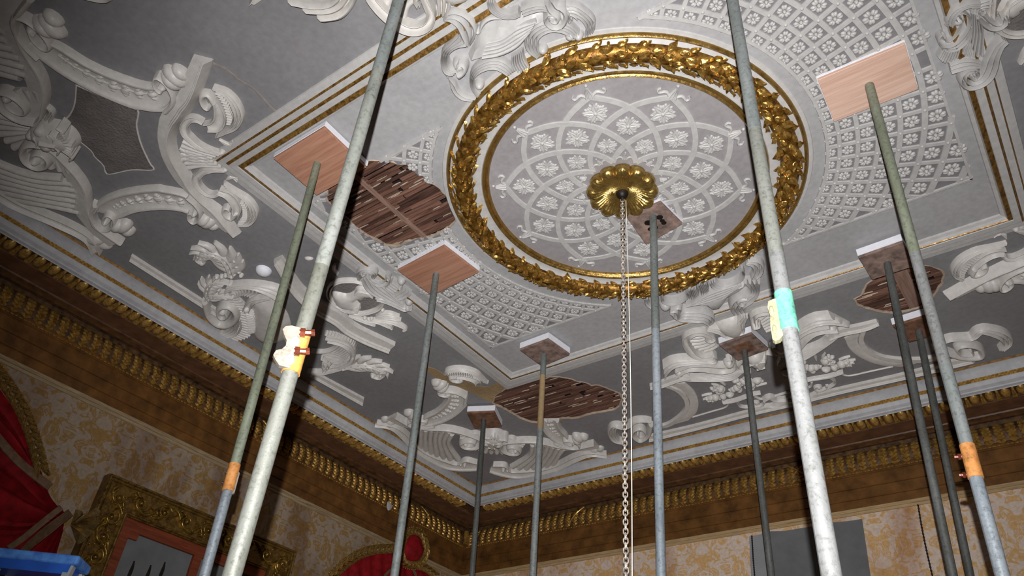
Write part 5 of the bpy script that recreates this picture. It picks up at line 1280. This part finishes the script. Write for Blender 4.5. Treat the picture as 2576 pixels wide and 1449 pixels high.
# ------------------------------------------------------------------ far wall: bare lining patches and picture chains
wf = lambda Y: (lambda a, b, h: (a, Y-h, b))
def TY(Y, *it): return [UY(x, y, Y) for x, y in PX(*it)]
YP = YW
r = R(); q = TY(YP, 'P',(1885,1350),(1931,1341),(1936,1449),(1940,1560),(1896,1560),(1890,1449)); r.prism(q, 0, .004); tag(build('lining_patch', r, MT['greyl'], None, mp=wf(YP-.001), smooth=0), 'narrow pale grey bare strip on the far wall', 'bare patch', 'bare patches in the far wallpaper')
r = R(); q = TY(YP, 'P',(1936,1337),(1975,1336),(2035,1326),(2100,1314),(2130,1312),(2169,1306),(2180,1380),(2190,1449),(2205,1560),(1955,1560),(1945,1449)); r.prism(q, 0, .005); tag(build('lining_patch', r, MT['greyp'], None, mp=wf(YP-.001), smooth=0), 'wide dark grey bare patch on the far wall behind the near pale tube', 'bare patch', 'bare patches in the far wallpaper')
for pts, lab in (([(2310,1272),(2318,1320),(2330,1380),(2346,1450),(2362,1520)], 'thin dark picture chain on the damask right of the grey patch'), ([(1892,1350),(1895,1400),(1899,1450),(1904,1520)], 'thin dark picture chain over the narrow pale grey strip')):
    C = crom(TY(YP, 'P', *pts), 60); r = R()
    for i, c in enumerate(C): r.blob((c.x, c.y), .006 if i % 2 else .009, .012, 0, .008, b=.006, seg=6, rings=3)
    tag(build('picture_chain', r, MT['dark'], None, mp=wf(YP)), lab, 'chain', 'picture chains on the far wall')

# ------------------------------------------------------------------ blue-topped stepladder at the lower left
dl = 3.3
A = CAM+ray(-22, 1372)*dl; Bp = CAM+ray(196, 1412)*dl
Xl = (Bp-A); wl_ = Xl.length; Xl.z = 0; Xl.normalize(); Yl = Vector((Xl.y, -Xl.x, 0)); 
if Yl.dot(CAM-A) < 0: Yl = -Yl
zt = (A.z+Bp.z)/2; C0 = Vector(((A.x+Bp.x)/2, (A.y+Bp.y)/2, 0))
ld_ = thing('stepladder', (C0.x, C0.y, 0), 'aluminium stepladder with scuffed blue top at the lower left', 'stepladder')
def lm(a, b, h): v = C0+Xl*a+Yl*b; return (v.x, v.y, h)
hw = wl_/2
tilt = (Bp.z-A.z)
r = R(); r.box(-hw, hw, -.16, 0, zt-.03, zt+.012); ob = build('top_cap', r, MT['blues'], ld_, mp=lm, smooth=0); bv = ob.modifiers.new('bevel', 'BEVEL'); bv.width = .012; bv.segments = 3
r = R(); r.box(-hw+.03, hw-.03, -.13, -.012, zt-.07, zt-.02); build('cap_lip', r, MT['blue'], ld_, mp=lm, smooth=0)
def leg(x, sgn, w_):
    r = R(); b = len(r.v); e = .55*sgn
    for (z, yo) in ((zt-.025, -.02 if sgn > 0 else -.14), (0., -.02+e if sgn > 0 else -.14+e)):
        for dx, dy in ((-w_, -.03), (w_, -.03), (w_, 0.), (-w_, 0.)): r.v.append((x+dx*(1 if z > 0 else 1)+(x*.35 if z == 0 else 0), yo+dy+.0, z))
    for f in ((0,1,2,3), (7,6,5,4), (0,4,5,1), (1,5,6,2), (2,6,7,3), (3,7,4,0)): r.f.append(tuple(b+i for i in f))
    build('stile', r, MT['alu'], ld_, mp=lm, smooth=0)
for x in (-hw+.05, hw-.035):
    leg(x, 1, .016); leg(x, -1, .012)
for k in range(8):
    z = zt-.3-.28*k; t = (zt-z)/zt; ex = hw*(1+.35*t)
    r = R(); r.box(-ex+.04, ex-.03, -.06+.55*t, .0+.55*t, z-.012, z+.012); build('tread', r, MT['alu'], ld_, mp=lm, smooth=0)
r = R(); r.box(-hw+.06, hw-.07, -.5, -.2, zt-.18, zt-.13); build('red_tray', r, MT['tray'], ld_, mp=lm, smooth=0)
